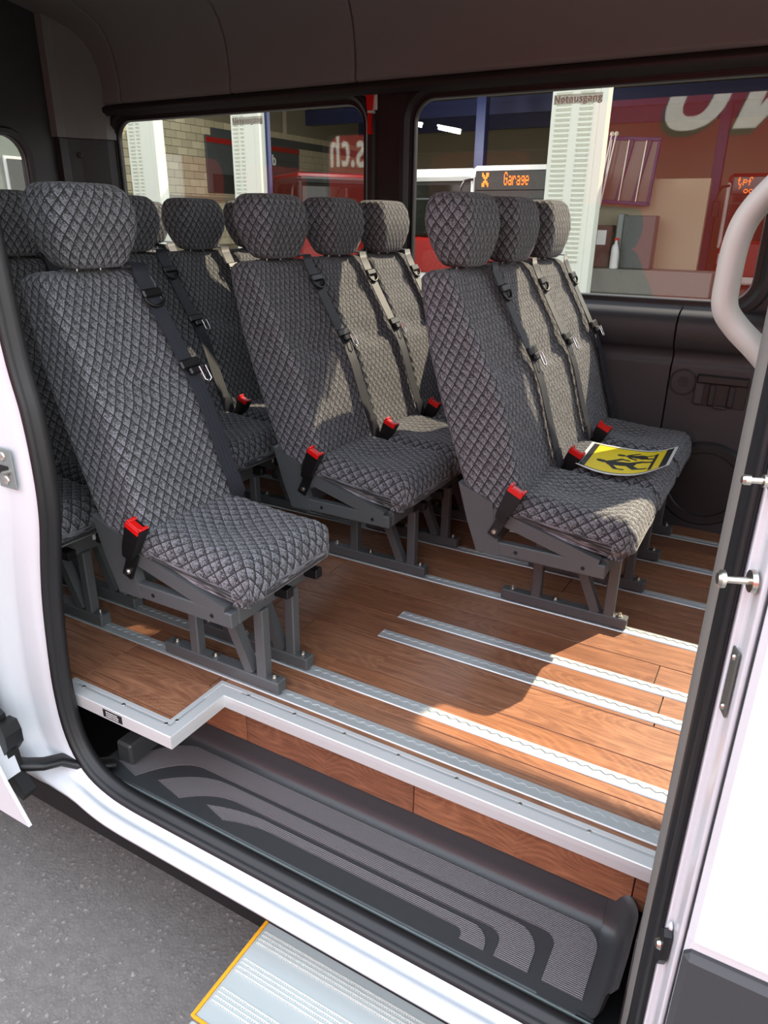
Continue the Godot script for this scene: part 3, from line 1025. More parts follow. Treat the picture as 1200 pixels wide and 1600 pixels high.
func build_body() -> void:
	var body := thing("van_body", "white painted door frame of the minibus with its sill and pillars", "van")
	var path := opening_path()
	var pillar_r := [[0.000, -0.852], [0.002, -0.832], [0.010, -0.822], [0.040, -0.815], [0.075, -0.812], [0.090, -0.806], [0.105, -0.785], [0.118, -0.768], [0.135, -0.760], [0.20, -0.757], [0.32, -0.757]]
	var sill := [[-0.004, -0.852], [-0.002, -0.832], [0.0, -0.818], [0.008, -0.806], [0.012, -0.799], [0.004, -0.792], [0.003, -0.780], [0.014, -0.767], [0.026, -0.770], [0.06, -0.80], [0.14, -0.90]]
	var pillar_f := [[-0.002, -0.852], [0.000, -0.835], [0.003, -0.822], [0.006, -0.812], [0.010, -0.800], [0.014, -0.785], [0.018, -0.772], [0.021, -0.762], [0.024, -0.756], [0.028, -0.760], [0.032, -0.80]]
	var rows := []
	for k in path.size():
		var p: Vector2 = path[k]
		var d: Vector2 = (path[mini(k + 1, path.size() - 1)] - path[maxi(k - 1, 0)]).normalized()
		var out := Vector2(d.y, -d.x)   # away from the opening
		var ws := clampf(-out.y, 0, 1)
		ws = smoothstep(0.2, 0.95, ws)
		var row := []
		for j in 11:
			var side: Array = pillar_r[j] if p.x < -0.6 else pillar_f[j]
			var off := lerpf(side[0], sill[j][0], ws)
			var zz := lerpf(side[1], sill[j][1], ws)
			row.append(Vector3(p.x + out.x * off, p.y + out.y * off, zz))
		rows.append(row)
	var b := MB.new()
	b.grid(rows, [], false, true)
	obj("door_frame", b, M.paint, body)
	# rubber seal: a round bead with a lip
	var o := []
	for q in [Vector2(-0.020, 0.002), Vector2(-0.016, 0.014), Vector2(-0.006, 0.019), Vector2(0.004, 0.016), Vector2(0.008, 0.009), Vector2(0.014, 0.010), Vector2(0.022, 0.007), Vector2(0.026, 0.0), Vector2(0.012, -0.005), Vector2(-0.016, -0.005)]: o.append(Vector2(q.x, q.y))
	var rings := []
	for k in path.size():
		var p: Vector2 = path[k]
		var d: Vector2 = (path[mini(k + 1, path.size() - 1)] - path[maxi(k - 1, 0)]).normalized()
		var inn := Vector2(-d.y, d.x)
		var row := []
		for q in o: row.append(Vector3(p.x + inn.x * q.y, p.y + inn.y * q.y, -0.843 + q.x))
		row.append(row[0])
		rings.append(row)
	var sb := MB.new()
	sb.grid(rings, [], true, true)
	obj("door_seal", sb, M.rubber, body)
	# lining of the front pillar towards the inside, with a second lip
	var fp := MB.new()
	fp.sweep([Vector3(0.012, -0.24, -0.885), Vector3(0.010, 0.5, -0.885), Vector3(0.008, 1.72, -0.885)], [Vector2(-0.03, -0.022), Vector2(0.024, -0.022), Vector2(0.027, 0.010), Vector2(0.022, 0.030), Vector2(0.008, 0.040), Vector2(-0.02, 0.040), Vector2(-0.03, 0.026)], Vector3(0, 0, 1))
	obj("front_pillar_trim", fp, M.rubber_dusty, body)
	var cap := obj("pillar_foot_panel", bx(Vector3(-0.022, -0.12, -1.0), Vector3(0.02, 0.24, 0.22), 0.006), M.trim, body)
	# grab handle on the front pillar
	var hp := []
	var hk := [Vector3(0.0, 0.885, -0.935), Vector3(-0.035, 0.917, -0.945), Vector3(-0.062, 0.940, -0.95), Vector3(-0.078, 0.962, -0.95), Vector3(-0.080, 0.995, -0.95), Vector3(-0.078, 1.035, -0.95), Vector3(-0.068, 1.066, -0.95), Vector3(-0.040, 1.102, -0.945), Vector3(0.0, 1.15, -0.935)]
	for k in hk.size() - 1:
		for j in 5: hp.append(hk[k].cubic_interpolate(hk[k + 1], hk[maxi(k - 1, 0)], hk[mini(k + 2, hk.size() - 1)], j / 5.0))
	hp.append(hk[-1])
	var hb := MB.new()
	hb.sweep(hp, [Vector2(-0.016, -0.012), Vector2(0.0, -0.0145), Vector2(0.016, -0.012), Vector2(0.020, 0.0), Vector2(0.016, 0.012), Vector2(0.0, 0.0145), Vector2(-0.016, 0.012), Vector2(-0.020, 0.0)], Vector3(0, 0, 1))
	obj("grab_handle", hb, M.handle, body)
	# outer skin under and behind the opening
	obj("floor_pan", bx(Vector3(-0.8, -0.33, -1.80), Vector3(5.0, 0.20, 1.90), 0.02), M.black, body)
	var skin := func(p: Vector2, d: float) -> Vector3: return Vector3(p.x, p.y, d)
	obj("rear_side_skin", wall_cells(-3.30, -1.62, -0.40, 1.78, [[-3.0, 1.20, 0.40, 0.82, 0.09], [-2.02, 1.145, 0.72, 0.66, 0.09]], skin, -0.765, -0.006), M.paint, body)
	obj("roof_rail", bx(Vector3(-0.79, 1.90, -0.785), Vector3(5.06, 0.26, 0.03), 0.01), M.paint, body)
	obj("rear_skin", bx(Vector3(-3.315, -0.10, -1.79), Vector3(0.02, 0.9, 2.04), 0.005), M.paint, body)
	obj("jamb_backing", bx(Vector3(0.055, 0.74, -0.803), Vector3(0.10, 2.0, 0.02), 0.002), M.paint, body)
	obj("outer_sill", bx(Vector3(0.95, -0.35, -0.79), Vector3(1.5, 0.28, 0.03), 0.01), M.paint, body)
	# latch plate on the rear pillar
	var lt := obj("latch_plate", bx(Vector3(-1.318, 0.585, -0.806), Vector3(0.055, 0.085, 0.004), 0.0018), M.galv, body)
	obj("latch_slot", bx(Vector3(-1.322, 0.582, -0.8035), Vector3(0.035, 0.018, 0.003), 0.001), M.black, lt)
	obj("latch_pin", rod(Vector3(-1.305, 0.58, -0.806), Vector3(-1.305, 0.58, -0.790), 0.005, 10), M.zinc, lt)
	for y in [0.61, 0.56]:
		var s := MB.new()
		s.lathe([Vector2(0, 0.002), Vector2(0.003, 0.001), Vector2(0.008, 0.0025), Vector2(0.010, 0.0)], 14, Transform3D(Basis.IDENTITY, Vector3(-1.318, y, -0.8035)))
		obj("screw", s, M.zinc, lt)
	# hardware on the front pillar, facing the opening
	var face := Basis(Vector3.UP, -PI / 2 + 0.35)   # local z out of the jamb
	var jm := func(y: float, z: float) -> Vector3: return Vector3(0.004 + (z + 0.82) * 0.20, y, z)
	var s1 := MB.new()
	var c1: Vector3 = jm.call(0.825, -0.775)
	s1.box(c1, Vector3(0.018, 0.046, 0.004), 0.0018, face)
	var striker := obj("striker_plate", s1, M.zinc, body)
	var sp := MB.new()
	sp.lathe([Vector2(0.0, 0.034), Vector2(0.004, 0.033), Vector2(0.0055, 0.030), Vector2(0.0055, 0.025), Vector2(0.0035, 0.024), Vector2(0.0035, 0.014), Vector2(0.0065, 0.013), Vector2(0.0065, 0.008), Vector2(0.010, 0.006), Vector2(0.010, 0.0)], 14, Transform3D(face, c1 + Vector3(0, -0.010, 0)))
	obj("striker_bolt", sp, M.zinc, striker)
	var sp2 := MB.new()
	sp2.lathe([Vector2(0.0, 0.006), Vector2(0.006, 0.005), Vector2(0.0075, 0.0)], 14, Transform3D(face, c1 + Vector3(0, 0.013, 0) + face.z * 0.002))
	obj("striker_screw", sp2, M.zinc, striker)
	var st := MB.new()
	st.lathe([Vector2(0.0, 0.038), Vector2(0.006, 0.037), Vector2(0.010, 0.034), Vector2(0.010, 0.030), Vector2(0.004, 0.029), Vector2(0.004, 0.006), Vector2(0.012, 0.005), Vector2(0.013, 0.0)], 18, Transform3D(face, jm.call(0.705, -0.772)))
	obj("guide_stud", st, M.zinc, body)
	var pc: Vector3 = jm.call(0.575, -0.778)
	var cover := obj("cover_plate", bx(pc, Vector3(0.020, 0.085, 0.003), 0.0012, face), M.galv_dark, body)
	for dy in [-0.033, 0.033]:
		var s := MB.new()
		s.lathe([Vector2(0, 0.003), Vector2(0.003, 0.0025), Vector2(0.0045, 0.0)], 12, Transform3D(face, pc + Vector3(0, dy, 0) + face.z * 0.0015))
		obj("cover_screw", s, M.zinc, cover)
	var kc: Vector3 = jm.call(0.142, -0.785)
	var con := MB.new()
	con.prism(PackedVector2Array([Vector2(-0.010, -0.030), Vector2(0.004, -0.034), Vector2(0.012, -0.016), Vector2(0.012, 0.028), Vector2(0.004, 0.034), Vector2(-0.010, 0.020)]), 0.0, 0.010, Transform3D(face, kc))
	var conn := obj("door_contact", con, M.black_plastic, body)
	var cr := MB.new()
	cr.lathe([Vector2(0.003, 0.014), Vector2(0.006, 0.0145), Vector2(0.008, 0.010)], 12, Transform3D(face, kc))
	obj("contact_ring", cr, M.zinc, conn)
	for dy in [-0.026, 0.036]:
		var s := MB.new()
		s.lathe([Vector2(0, 0.005), Vector2(0.005, 0.003), Vector2(0.006, 0.0)], 12, Transform3D(face, kc + Vector3(0, dy, 0)))
		obj("contact_screw", s, M.paint, conn)

	# front door beside the opening
	var fd := thing("front_door", "white front passenger door with charcoal lower cladding beside the front pillar", "car door")
	var fdp := MB.new()
	fdp.box(Vector3(0.56, 0.49, -0.750), Vector3(1.06, 0.55, 0.03), 0.008)
	var upper := wall_cells(0.03, 1.68, 0.76, 1.78, [[0.72, 1.12, 0.84, 0.66, 0.09]], func(p: Vector2, d: float) -> Vector3: return Vector3(p.x, p.y, d), -0.756, -0.02)
	obj("upper_skin", upper, M.paint, fd)
	obj("door_skin", fdp, M.paint, fd)
	obj("lower_skin", bx(Vector3(0.56, 0.0, -0.755), Vector3(1.06, 0.44, 0.02), 0.006), M.paint, fd)
	obj("lower_cladding", bx(Vector3(0.565, -0.01, -0.742), Vector3(1.07, 0.42, 0.022), 0.008), M.cladding, fd)
	obj("window_frame", ring(Vector2(0.72, 1.12), [[0.90, 0.74, 0.12, 0.02], [0.88, 0.72, 0.11, 0.028], [0.78, 0.62, 0.08, 0.028], [0.76, 0.60, 0.08, 0.0]], func(p: Vector2, d: float) -> Vector3: return Vector3(p.x, p.y, -0.78 + d), 5), M.black_plastic, fd)

	build_step()
	build_sliding_door()

func build_step() -> void:
	var es := thing("entry_step", "black plastic entry step with ribbed curved tread pads below the wood floor edge", "step")
	# tray: tread, rounded back and right end
	var prof := [Vector2(-0.872, -0.222), Vector2(-0.876, -0.212), Vector2(-0.882, -0.210), Vector2(-1.045, -0.210), Vector2(-1.060, -0.206), Vector2(-1.070, -0.196), Vector2(-1.076, -0.18), Vector2(-1.084, -0.13), Vector2(-1.088, -0.116), Vector2(-1.094, -0.112), Vector2(-1.10, -0.114)]
	var rows := []
	var xr := -0.048
	var xs := [-1.30, -1.27, -1.2, -0.9, -0.6, -0.3, -0.15]
	for x in xs:
		var row := []
		for p in prof: row.append(Vector3(x, p.y, p.x))
		rows.append(row)
	# the right end turns round a corner of radius 0.05 and rises
	var b := MB.new()
	var endrow := []
	for x in [-0.10]:
		var row := []
		for p in prof: row.append(Vector3(x, p.y, p.x))
		rows.append(row)
	b.grid(rows, [], false, false)
	obj("tread", b, M.step, es)
	var e := MB.new()
	var er := []
	# end wall: sweep of the same rim profile in plan round the back right corner, down to the front
	var rim := [Vector2(0.060, -0.210), Vector2(0.030, -0.2095), Vector2(0.016, -0.206), Vector2(0.008, -0.196), Vector2(0.003, -0.18), Vector2(-0.004, -0.13), Vector2(-0.008, -0.118), Vector2(-0.014, -0.114)]
	var corner := Vector2(-0.115, -1.030)
	var plan := [[Vector2(-0.12, -1.078), Vector2(0, -1)]]
	plan = []
	plan.append([Vector2(-0.101, -1.0745), Vector2(0, -1)])
	for k in 9:
		var g := PI / 2 * k / 8.0
		plan.append([Vector2(-0.100, -1.029) + Vector2(sin(g), -cos(g)) * 0.046, Vector2(sin(g), -cos(g))])
	plan.append([Vector2(-0.054, -0.95), Vector2(1, 0)])
	plan.append([Vector2(-0.056, -0.885), Vector2(1, 0)])
	plan.append([Vector2(-0.062, -0.874), Vector2(0.8, 0.3)])
	for q in plan:
		var row := []
		for r in rim:
			var pp: Vector2 = q[0] - q[1] * r.x
			row.append(Vector3(pp.x, r.y, pp.y))
		er.append(row)
	e.grid(er, [], false, false)
	var fill := PackedVector2Array([Vector2(-0.16, -0.874), Vector2(-0.09, -0.874), Vector2(-0.09, -1.04), Vector2(-0.16, -1.06)])
	e.quad(Vector3(-0.17, -0.2102, -0.876), Vector3(-0.07, -0.2102, -0.876), Vector3(-0.07, -0.2102, -1.03), Vector3(-0.17, -0.2102, -1.05))
	obj("end_wall", e, M.step, es)
	obj("left_bracket", bx(Vector3(-1.24, -0.175, -0.99), Vector3(0.05, 0.06, 0.15), 0.006), M.step, es)
	obj("step_lip", bx(Vector3(-0.67, -0.2155, -0.8745), Vector3(1.24, 0.006, 0.004), 0.001), M.galv, es)
	obj("under_tray", bx(Vector3(-0.66, -0.245, -0.97), Vector3(1.30, 0.04, 0.20)), M.black, es)
	# ribbed pads: bands that leave the front edge, bend and run along the step
	for p in [[-0.974, -0.912, -0.925, -0.946, -0.331, -0.283], [-1.13, -1.045, -0.957, -0.991, -0.262, -0.197], [-1.265, -1.19, -1.003, -1.056, -0.170, -0.097]]:
		var poly := PackedVector2Array()
		# outer edge from the left end to the right end
		var zo: float = p[3]
		var zi: float = p[2]
		for k in 9:
			var f := k / 8.0
			poly.append(Vector2(p[0], -0.916).lerp(Vector2(p[0] + 0.075, zo), f).lerp(Vector2(p[0] + 0.075, zo).lerp(Vector2(p[0] + 0.16, zo), f), f))
		for k in 9:
			var g := PI / 2 * k / 8.0
			var rr := minf(0.05, absf(zo + 0.905) * 0.9)
			poly.append(Vector2(p[5] - rr + rr * sin(g), zo + rr - rr * cos(g)))
		poly.append(Vector2(p[5] - 0.0, -0.925))
		poly.append(Vector2(p[5] + 0.001, -0.904))
		poly.append(Vector2(p[4], -0.904))
		for k in 7:
			var g := PI / 2 * (1.0 - k / 6.0)
			var rr := minf(0.026, absf(zi + 0.905) * 0.8)
			poly.append(Vector2(p[4] - rr + rr * sin(g), zi + rr - rr * cos(g)))
		for k in 9:
			var f := k / 8.0
			poly.append(Vector2(p[1] + 0.13, zi).lerp(Vector2(p[1] + 0.060, zi), f).lerp(Vector2(p[1] + 0.060, zi).lerp(Vector2(p[1], -0.900), f), f))
		var m := MB.new()
		m.prism(poly, 0.0, 0.0022, Transform3D(Basis(Vector3(1, 0, 0), Vector3(0, 0, 1), Vector3(0, 1, 0)), Vector3(0, -0.2102, 0)))
		obj("tread_pad", m, M.step_pad, es)
	# fold-out step under the sill
	var fs := thing("folding_step", "silver aluminium footplate with yellow edges and knurled grooves below the sill", "step")
	var y := -0.38
	obj("plate", bx(Vector3(-0.27, y - 0.012, -0.740), Vector3(0.97, 0.024, 0.236), 0.002), M.alu_plate, fs)
	var z0 := -0.858
	for g in 3:
		for k in 4:
			var zz: float = z0 + 0.028 + g * 0.070 + k * 0.0095
			var r := MB.new()
			r.box(Vector3(-0.268, y + 0.0008, zz), Vector3(0.955, 0.0018, 0.0032), 0.0006)
			var x := -0.745
			obj("raised_rib", r, M.alu_rib, fs)
			var kn := MB.new()
			while x < -0.15:
				kn.box(Vector3(x, y + 0.0016, zz + 0.0022), Vector3(0.0026, 0.0022, 0.0026))
				x += 0.0055
			var o := obj("knurling", kn, M.alu_rib, fs)
			o.set_meta("kind", "stuff")
	obj("yellow_edge", bx(Vector3(-0.7575, y + 0.0005, -0.738), Vector3(0.007, 0.006, 0.242), 0.001), M.yellow, fs)
	obj("yellow_edge", bx(Vector3(-0.27, y + 0.0005, -0.619), Vector3(0.97, 0.006, 0.006), 0.001), M.yellow, fs)
	obj("nosing", bx(Vector3(-0.27, y - 0.012, -0.607), Vector3(0.97, 0.024, 0.018), 0.004), M.alu_plate, fs)
	obj("carrier", bx(Vector3(-0.27, y - 0.045, -0.93), Vector3(0.9, 0.05, 0.30), 0.004), M.black, fs)

func build_sliding_door() -> void:
	var sd := thing("sliding_door", "white sliding door slid open beside the rear pillar, with black roller hardware", "car door")
	# leading edge bends forward at the foot
	var outline := PackedVector2Array([Vector2(-1.255, -0.195), Vector2(-1.31, -0.10), Vector2(-1.345, -0.02), Vector2(-1.37, 0.10), Vector2(-1.385, 0.25), Vector2(-1.39, 0.45), Vector2(-1.40, 0.80), Vector2(-2.62, 0.80), Vector2(-2.62, -0.20)])
	var a := MB.new()
	a.prism(outline, -0.668, -0.660)
	obj("outer_skin", a, M.paint, sd)
	var up := MB.new()
	up.prism(PackedVector2Array([Vector2(-1.40, 0.80), Vector2(-1.40, 1.70), Vector2(-1.50, 1.70), Vector2(-1.50, 0.80)]), -0.70, -0.660)
	up.prism(PackedVector2Array([Vector2(-2.52, 0.80), Vector2(-2.52, 1.70), Vector2(-2.62, 1.70), Vector2(-2.62, 0.80)]), -0.70, -0.660)
	up.prism(PackedVector2Array([Vector2(-1.50, 1.60), Vector2(-1.50, 1.70), Vector2(-2.52, 1.70), Vector2(-2.52, 1.60)]), -0.70, -0.660)
	obj("window_surround", up, M.paint, sd)
	var gl := MB.new()
	gl.quad(Vector3(-2.52, 0.80, -0.67), Vector3(-1.50, 0.80, -0.67), Vector3(-1.50, 1.60, -0.67), Vector3(-2.52, 1.60, -0.67))
	obj("window_glass", gl, M.glass, sd)
	var inner := PackedVector2Array([Vector2(-1.34, -0.12), Vector2(-1.372, 0.0), Vector2(-1.395, 0.12), Vector2(-1.405, 0.30), Vector2(-1.41, 0.80), Vector2(-2.60, 0.80), Vector2(-2.60, -0.16)])
	var ib := MB.new()
	ib.prism(inner, -0.715, -0.6685)
	obj("inner_panel", ib, M.paint, sd)
	var bk := MB.new()
	bk.prism(PackedVector2Array([Vector2(-1.345, -0.13), Vector2(-1.352, -0.07), Vector2(-1.375, 0.02), Vector2(-1.43, 0.05), Vector2(-1.45, -0.05), Vector2(-1.40, -0.16), Vector2(-1.33, -0.19), Vector2(-1.315, -0.165)]), -0.728, -0.700)
	obj("hinge_plate", bk, M.black_plastic, sd)
	var st := MB.new()
	st.prism(PackedVector2Array([Vector2(-1.372, 0.01), Vector2(-1.345, 0.012), Vector2(-1.335, -0.01), Vector2(-1.336, -0.045), Vector2(-1.36, -0.075), Vector2(-1.375, -0.07)]), -0.735, -0.695)
	obj("bump_stop", st, M.black_plastic, sd)
	obj("pivot_pin", rod(Vector3(-1.375, -0.042, -0.722), Vector3(-1.345, -0.042, -0.722), 0.006, 10), M.black_plastic, sd)
	var arm := MB.new()
	var ap := []
	for q in [Vector3(-1.375, -0.118, -0.722), Vector3(-1.35, -0.120, -0.735), Vector3(-1.325, -0.128, -0.762), Vector3(-1.315, -0.140, -0.80), Vector3(-1.29, -0.158, -0.825), Vector3(-1.26, -0.175, -0.86), Vector3(-1.25, -0.19, -0.89)]: ap.append(q)
	arm.sweep(ap, [Vector2(-0.014, -0.009), Vector2(0.014, -0.009), Vector2(0.017, 0.0), Vector2(0.012, 0.010), Vector2(-0.012, 0.010), Vector2(-0.017, 0.0)], Vector3(1, 0, 0.5))
	var ao := obj("guide_arm", arm, M.black_plastic, sd)
	for q in [Vector3(-1.36, -0.112, -0.724), Vector3(-1.352, -0.05, -0.738)]:
		obj("rivet", rod(q, q + Vector3(0.004, 0.003, 0.006), 0.005, 10), M.zinc, ao)

# ---------------------------------------------------------------- small things inside
func capsule(img: Image, a: Vector2, b: Vector2, r: float, c: Color) -> void:
	var s := Vector2(img.get_width(), img.get_height())
	a *= s; b *= s
	var rr := r * s.x
	for y in range(maxi(0, int(minf(a.y, b.y) - rr)), mini(int(s.y), int(maxf(a.y, b.y) + rr) + 2)):
		for x in range(maxi(0, int(minf(a.x, b.x) - rr)), mini(int(s.x), int(maxf(a.x, b.x) + rr) + 2)):
			var p := Vector2(x, y)
			var q := Geometry2D.get_closest_point_to_segment(p, a, b)
			if p.distance_to(q) <= rr: img.set_pixel(x, y, c)

func sign_image() -> Image:
	var im := Image.create(384, 384, false, Image.FORMAT_RGB8)
	var white := Color(0.93, 0.93, 0.92)
	var black := Color(0.03, 0.03, 0.04)
	im.fill(white)
	im.fill_rect(Rect2i(14, 16, 356, 352), black)
	im.fill_rect(Rect2i(40, 24, 302, 336), Color(0.97, 0.87, 0.02))
	# two running children, heads towards the left, the ground a bar on the right
	capsule(im, Vector2(0.800, 0.20), Vector2(0.800, 0.88), 0.017, black)
	for q in [[0.225, 0.61, 0.262, 0.61, 0.042], [0.30, 0.61, 0.34, 0.61, 0.020], [0.35, 0.57, 0.35, 0.66, 0.035], [0.36, 0.615, 0.56, 0.60, 0.068], [0.36, 0.55, 0.45, 0.44, 0.026], [0.45, 0.44, 0.53, 0.47, 0.020], [0.36, 0.67, 0.44, 0.79, 0.026], [0.44, 0.79, 0.52, 0.80, 0.020], [0.56, 0.57, 0.67, 0.50, 0.036], [0.67, 0.50, 0.79, 0.54, 0.026], [0.56, 0.64, 0.64, 0.76, 0.036], [0.64, 0.76, 0.75, 0.80, 0.022]]:
		capsule(im, Vector2(q[0], q[1]), Vector2(q[2], q[3]), q[4], black)
	for q in [[0.40, 0.30, 0.43, 0.30, 0.033], [0.46, 0.30, 0.50, 0.30, 0.014], [0.51, 0.30, 0.58, 0.30, 0.042], [0.60, 0.30, 0.62, 0.30, 0.058], [0.64, 0.27, 0.67, 0.34, 0.050], [0.50, 0.26, 0.60, 0.17, 0.018], [0.52, 0.36, 0.60, 0.42, 0.018], [0.66, 0.27, 0.79, 0.24, 0.020], [0.66, 0.34, 0.77, 0.40, 0.022]]:
		capsule(im, Vector2(q[0], q[1]), Vector2(q[2], q[3]), q[4], black)
	return im

func build_small() -> void:
	# yellow sign on the middle seat of the front row
	var sg := thing("school_bus_sign", "yellow sheet with two black running children lying on the middle seat", "sign")
	var m := mat(Color.WHITE, 0.4)
	m.albedo_texture = tex(sign_image())
	var rows := []
	var uvs := []
	var low := []
	var c00 := Vector3(-0.500, 0.386, -2.262)
	var c10 := Vector3(-0.246, 0.390, -2.300)
	var c11 := Vector3(-0.236, 0.395, -2.055)
	var c01 := Vector3(-0.486, 0.386, -2.012)
	for i in 25:
		var row := []
		var lr := []
		var ur := []
		for j in 25:
			var u := j / 24.0
			var w := i / 24.0
			var p := c00.lerp(c10, u).lerp(c01.lerp(c11, u), w)
			p.y += 0.010 * pow(1.0 - u, 2) + 0.022 * pow(maxf(u - 0.62, 0.0) / 0.38, 2) - 0.004 * sin(PI * u) + 0.006 * w * u
			p.z += 0.055 * w * sin(PI * clampf(u * 1.05, 0, 1)) 
			row.append(p + Vector3.UP * 0.004)
			lr.append(p + Vector3.UP * 0.003)
			ur.append(Vector2(u, w))
		rows.append(row); uvs.append(ur); low.append(lr)
	var b := MB.new()
	b.grid(rows, uvs, false, true)
	obj("printed_face", b, m, sg)
	var bb := MB.new()
	bb.grid(low, uvs)
	obj("paper_back", bb, M.letter_white, sg)
	# emergency hammer on the post between the windows
	var hm := thing("emergency_hammer", "red emergency hammer clipped to the post between the two side windows", "hammer")
	var hz := WINZ + 0.012
	var hx := -1.630
	var hp := MB.new()
	hp.prism(PackedVector2Array([Vector2(-0.015, 0.072), Vector2(0.017, 0.072), Vector2(0.012, 0.02), Vector2(0.006, 0.0), Vector2(0.0075, -0.045), Vector2(0.009, -0.075), Vector2(-0.009, -0.075), Vector2(-0.0075, -0.045), Vector2(-0.006, 0.0), Vector2(-0.010, 0.02)]), 0.0, 0.016, Transform3D(Basis.IDENTITY, Vector3(hx, 1.445, hz)))
	hp.cyl(Vector3(hx - 0.018, 1.512, hz + 0.010), Vector3(hx + 0.020, 1.512, hz + 0.010), 0.011, 14)
	obj("hammer_handle", hp, M.red_plastic, hm)
	var hb := MB.new()
	hb.box(Vector3(hx + 0.011, 1.49, hz - 0.004), Vector3(0.030, 0.07, 0.012), 0.003)
	hb.box(Vector3(hx + 0.004, 1.448, hz + 0.004), Vector3(0.024, 0.010, 0.026), 0.002)
	for e in [-0.022, 0.025]: hb.lathe([Vector2(0, 0.006), Vector2(0.008, 0.003), Vector2(0.009, -0.004)], 12, Transform3D(Basis(Vector3.UP, PI / 2 * signf(e)), Vector3(hx + e, 1.512, hz + 0.010)))
	obj("hammer_bracket", hb, M.sticker, hm)
	# fittings on the lower side panel
	var sp := thing("panel_speaker", "small round black speaker grille on the dark side panel by the folding holder", "speaker")
	var at := Transform3D(Basis.IDENTITY, Vector3(-0.312, 0.535, -2.714))
	var s := MB.new()
	s.lathe([Vector2(0.0, 0.002), Vector2(0.020, 0.003), Vector2(0.022, 0.0035), Vector2(0.040, 0.003), Vector2(0.042, 0.0), Vector2(0.0445, 0.0), Vector2(0.0455, 0.003), Vector2(0.047, 0.0)], 40, at)
	obj("bezel", s, M.trim, sp)
	var dots := MB.new()
	for i in range(-4, 5):
		for j in range(-4, 5):
			var p := Vector2(i + 0.5 * (j % 2), j * 0.87) * 0.0045
			if p.length() < 0.0195: dots.cyl(Vector3(-0.312 + p.x, 0.535 + p.y, -2.7116), Vector3(-0.312 + p.x, 0.535 + p.y, -2.7108), 0.0015, 6)
	var d := obj("grille_holes", dots, M.black, sp)
	d.set_meta("kind", "stuff")
	var ho := thing("folding_holder", "black folding bottle holder on the dark side panel by the small speaker", "holder")
	obj("holder_frame", bx(Vector3(-0.185, 0.555, -2.708), Vector3(0.165, 0.030, 0.022), 0.005), M.trim_dark, ho)
	obj("holder_back", bx(Vector3(-0.185, 0.515, -2.7135), Vector3(0.165, 0.11, 0.006), 0.002), M.trim_dark, ho)
	obj("holder_arm", bx(Vector3(-0.255, 0.503, -2.708), Vector3(0.030, 0.075, 0.020), 0.004), M.trim, ho)
	obj("holder_arm", bx(Vector3(-0.212, 0.503, -2.708), Vector3(0.022, 0.075, 0.018), 0.004), M.trim_dark, ho)
	obj("holder_arm", bx(Vector3(-0.150, 0.503, -2.708), Vector3(0.022, 0.075, 0.018), 0.004), M.trim_dark, ho)
	obj("holder_tongue", bx(Vector3(-0.181, 0.462, -2.708), Vector3(0.040, 0.008, 0.020), 0.002), M.trim, ho)
	var bs := thing("door_speaker", "large round black speaker cover low on the side panel near the floor", "speaker")
	var s2 := MB.new()
	s2.lathe([Vector2(0.0, 0.004), Vector2(0.118, 0.004), Vector2(0.122, 0.010), Vector2(0.150, 0.012), Vector2(0.156, 0.006), Vector2(0.160, 0.0)], 56, Transform3D(Basis.IDENTITY, Vector3(-0.185, 0.175, -2.708)))
	obj("speaker_cover", s2, M.trim_dark, bs)

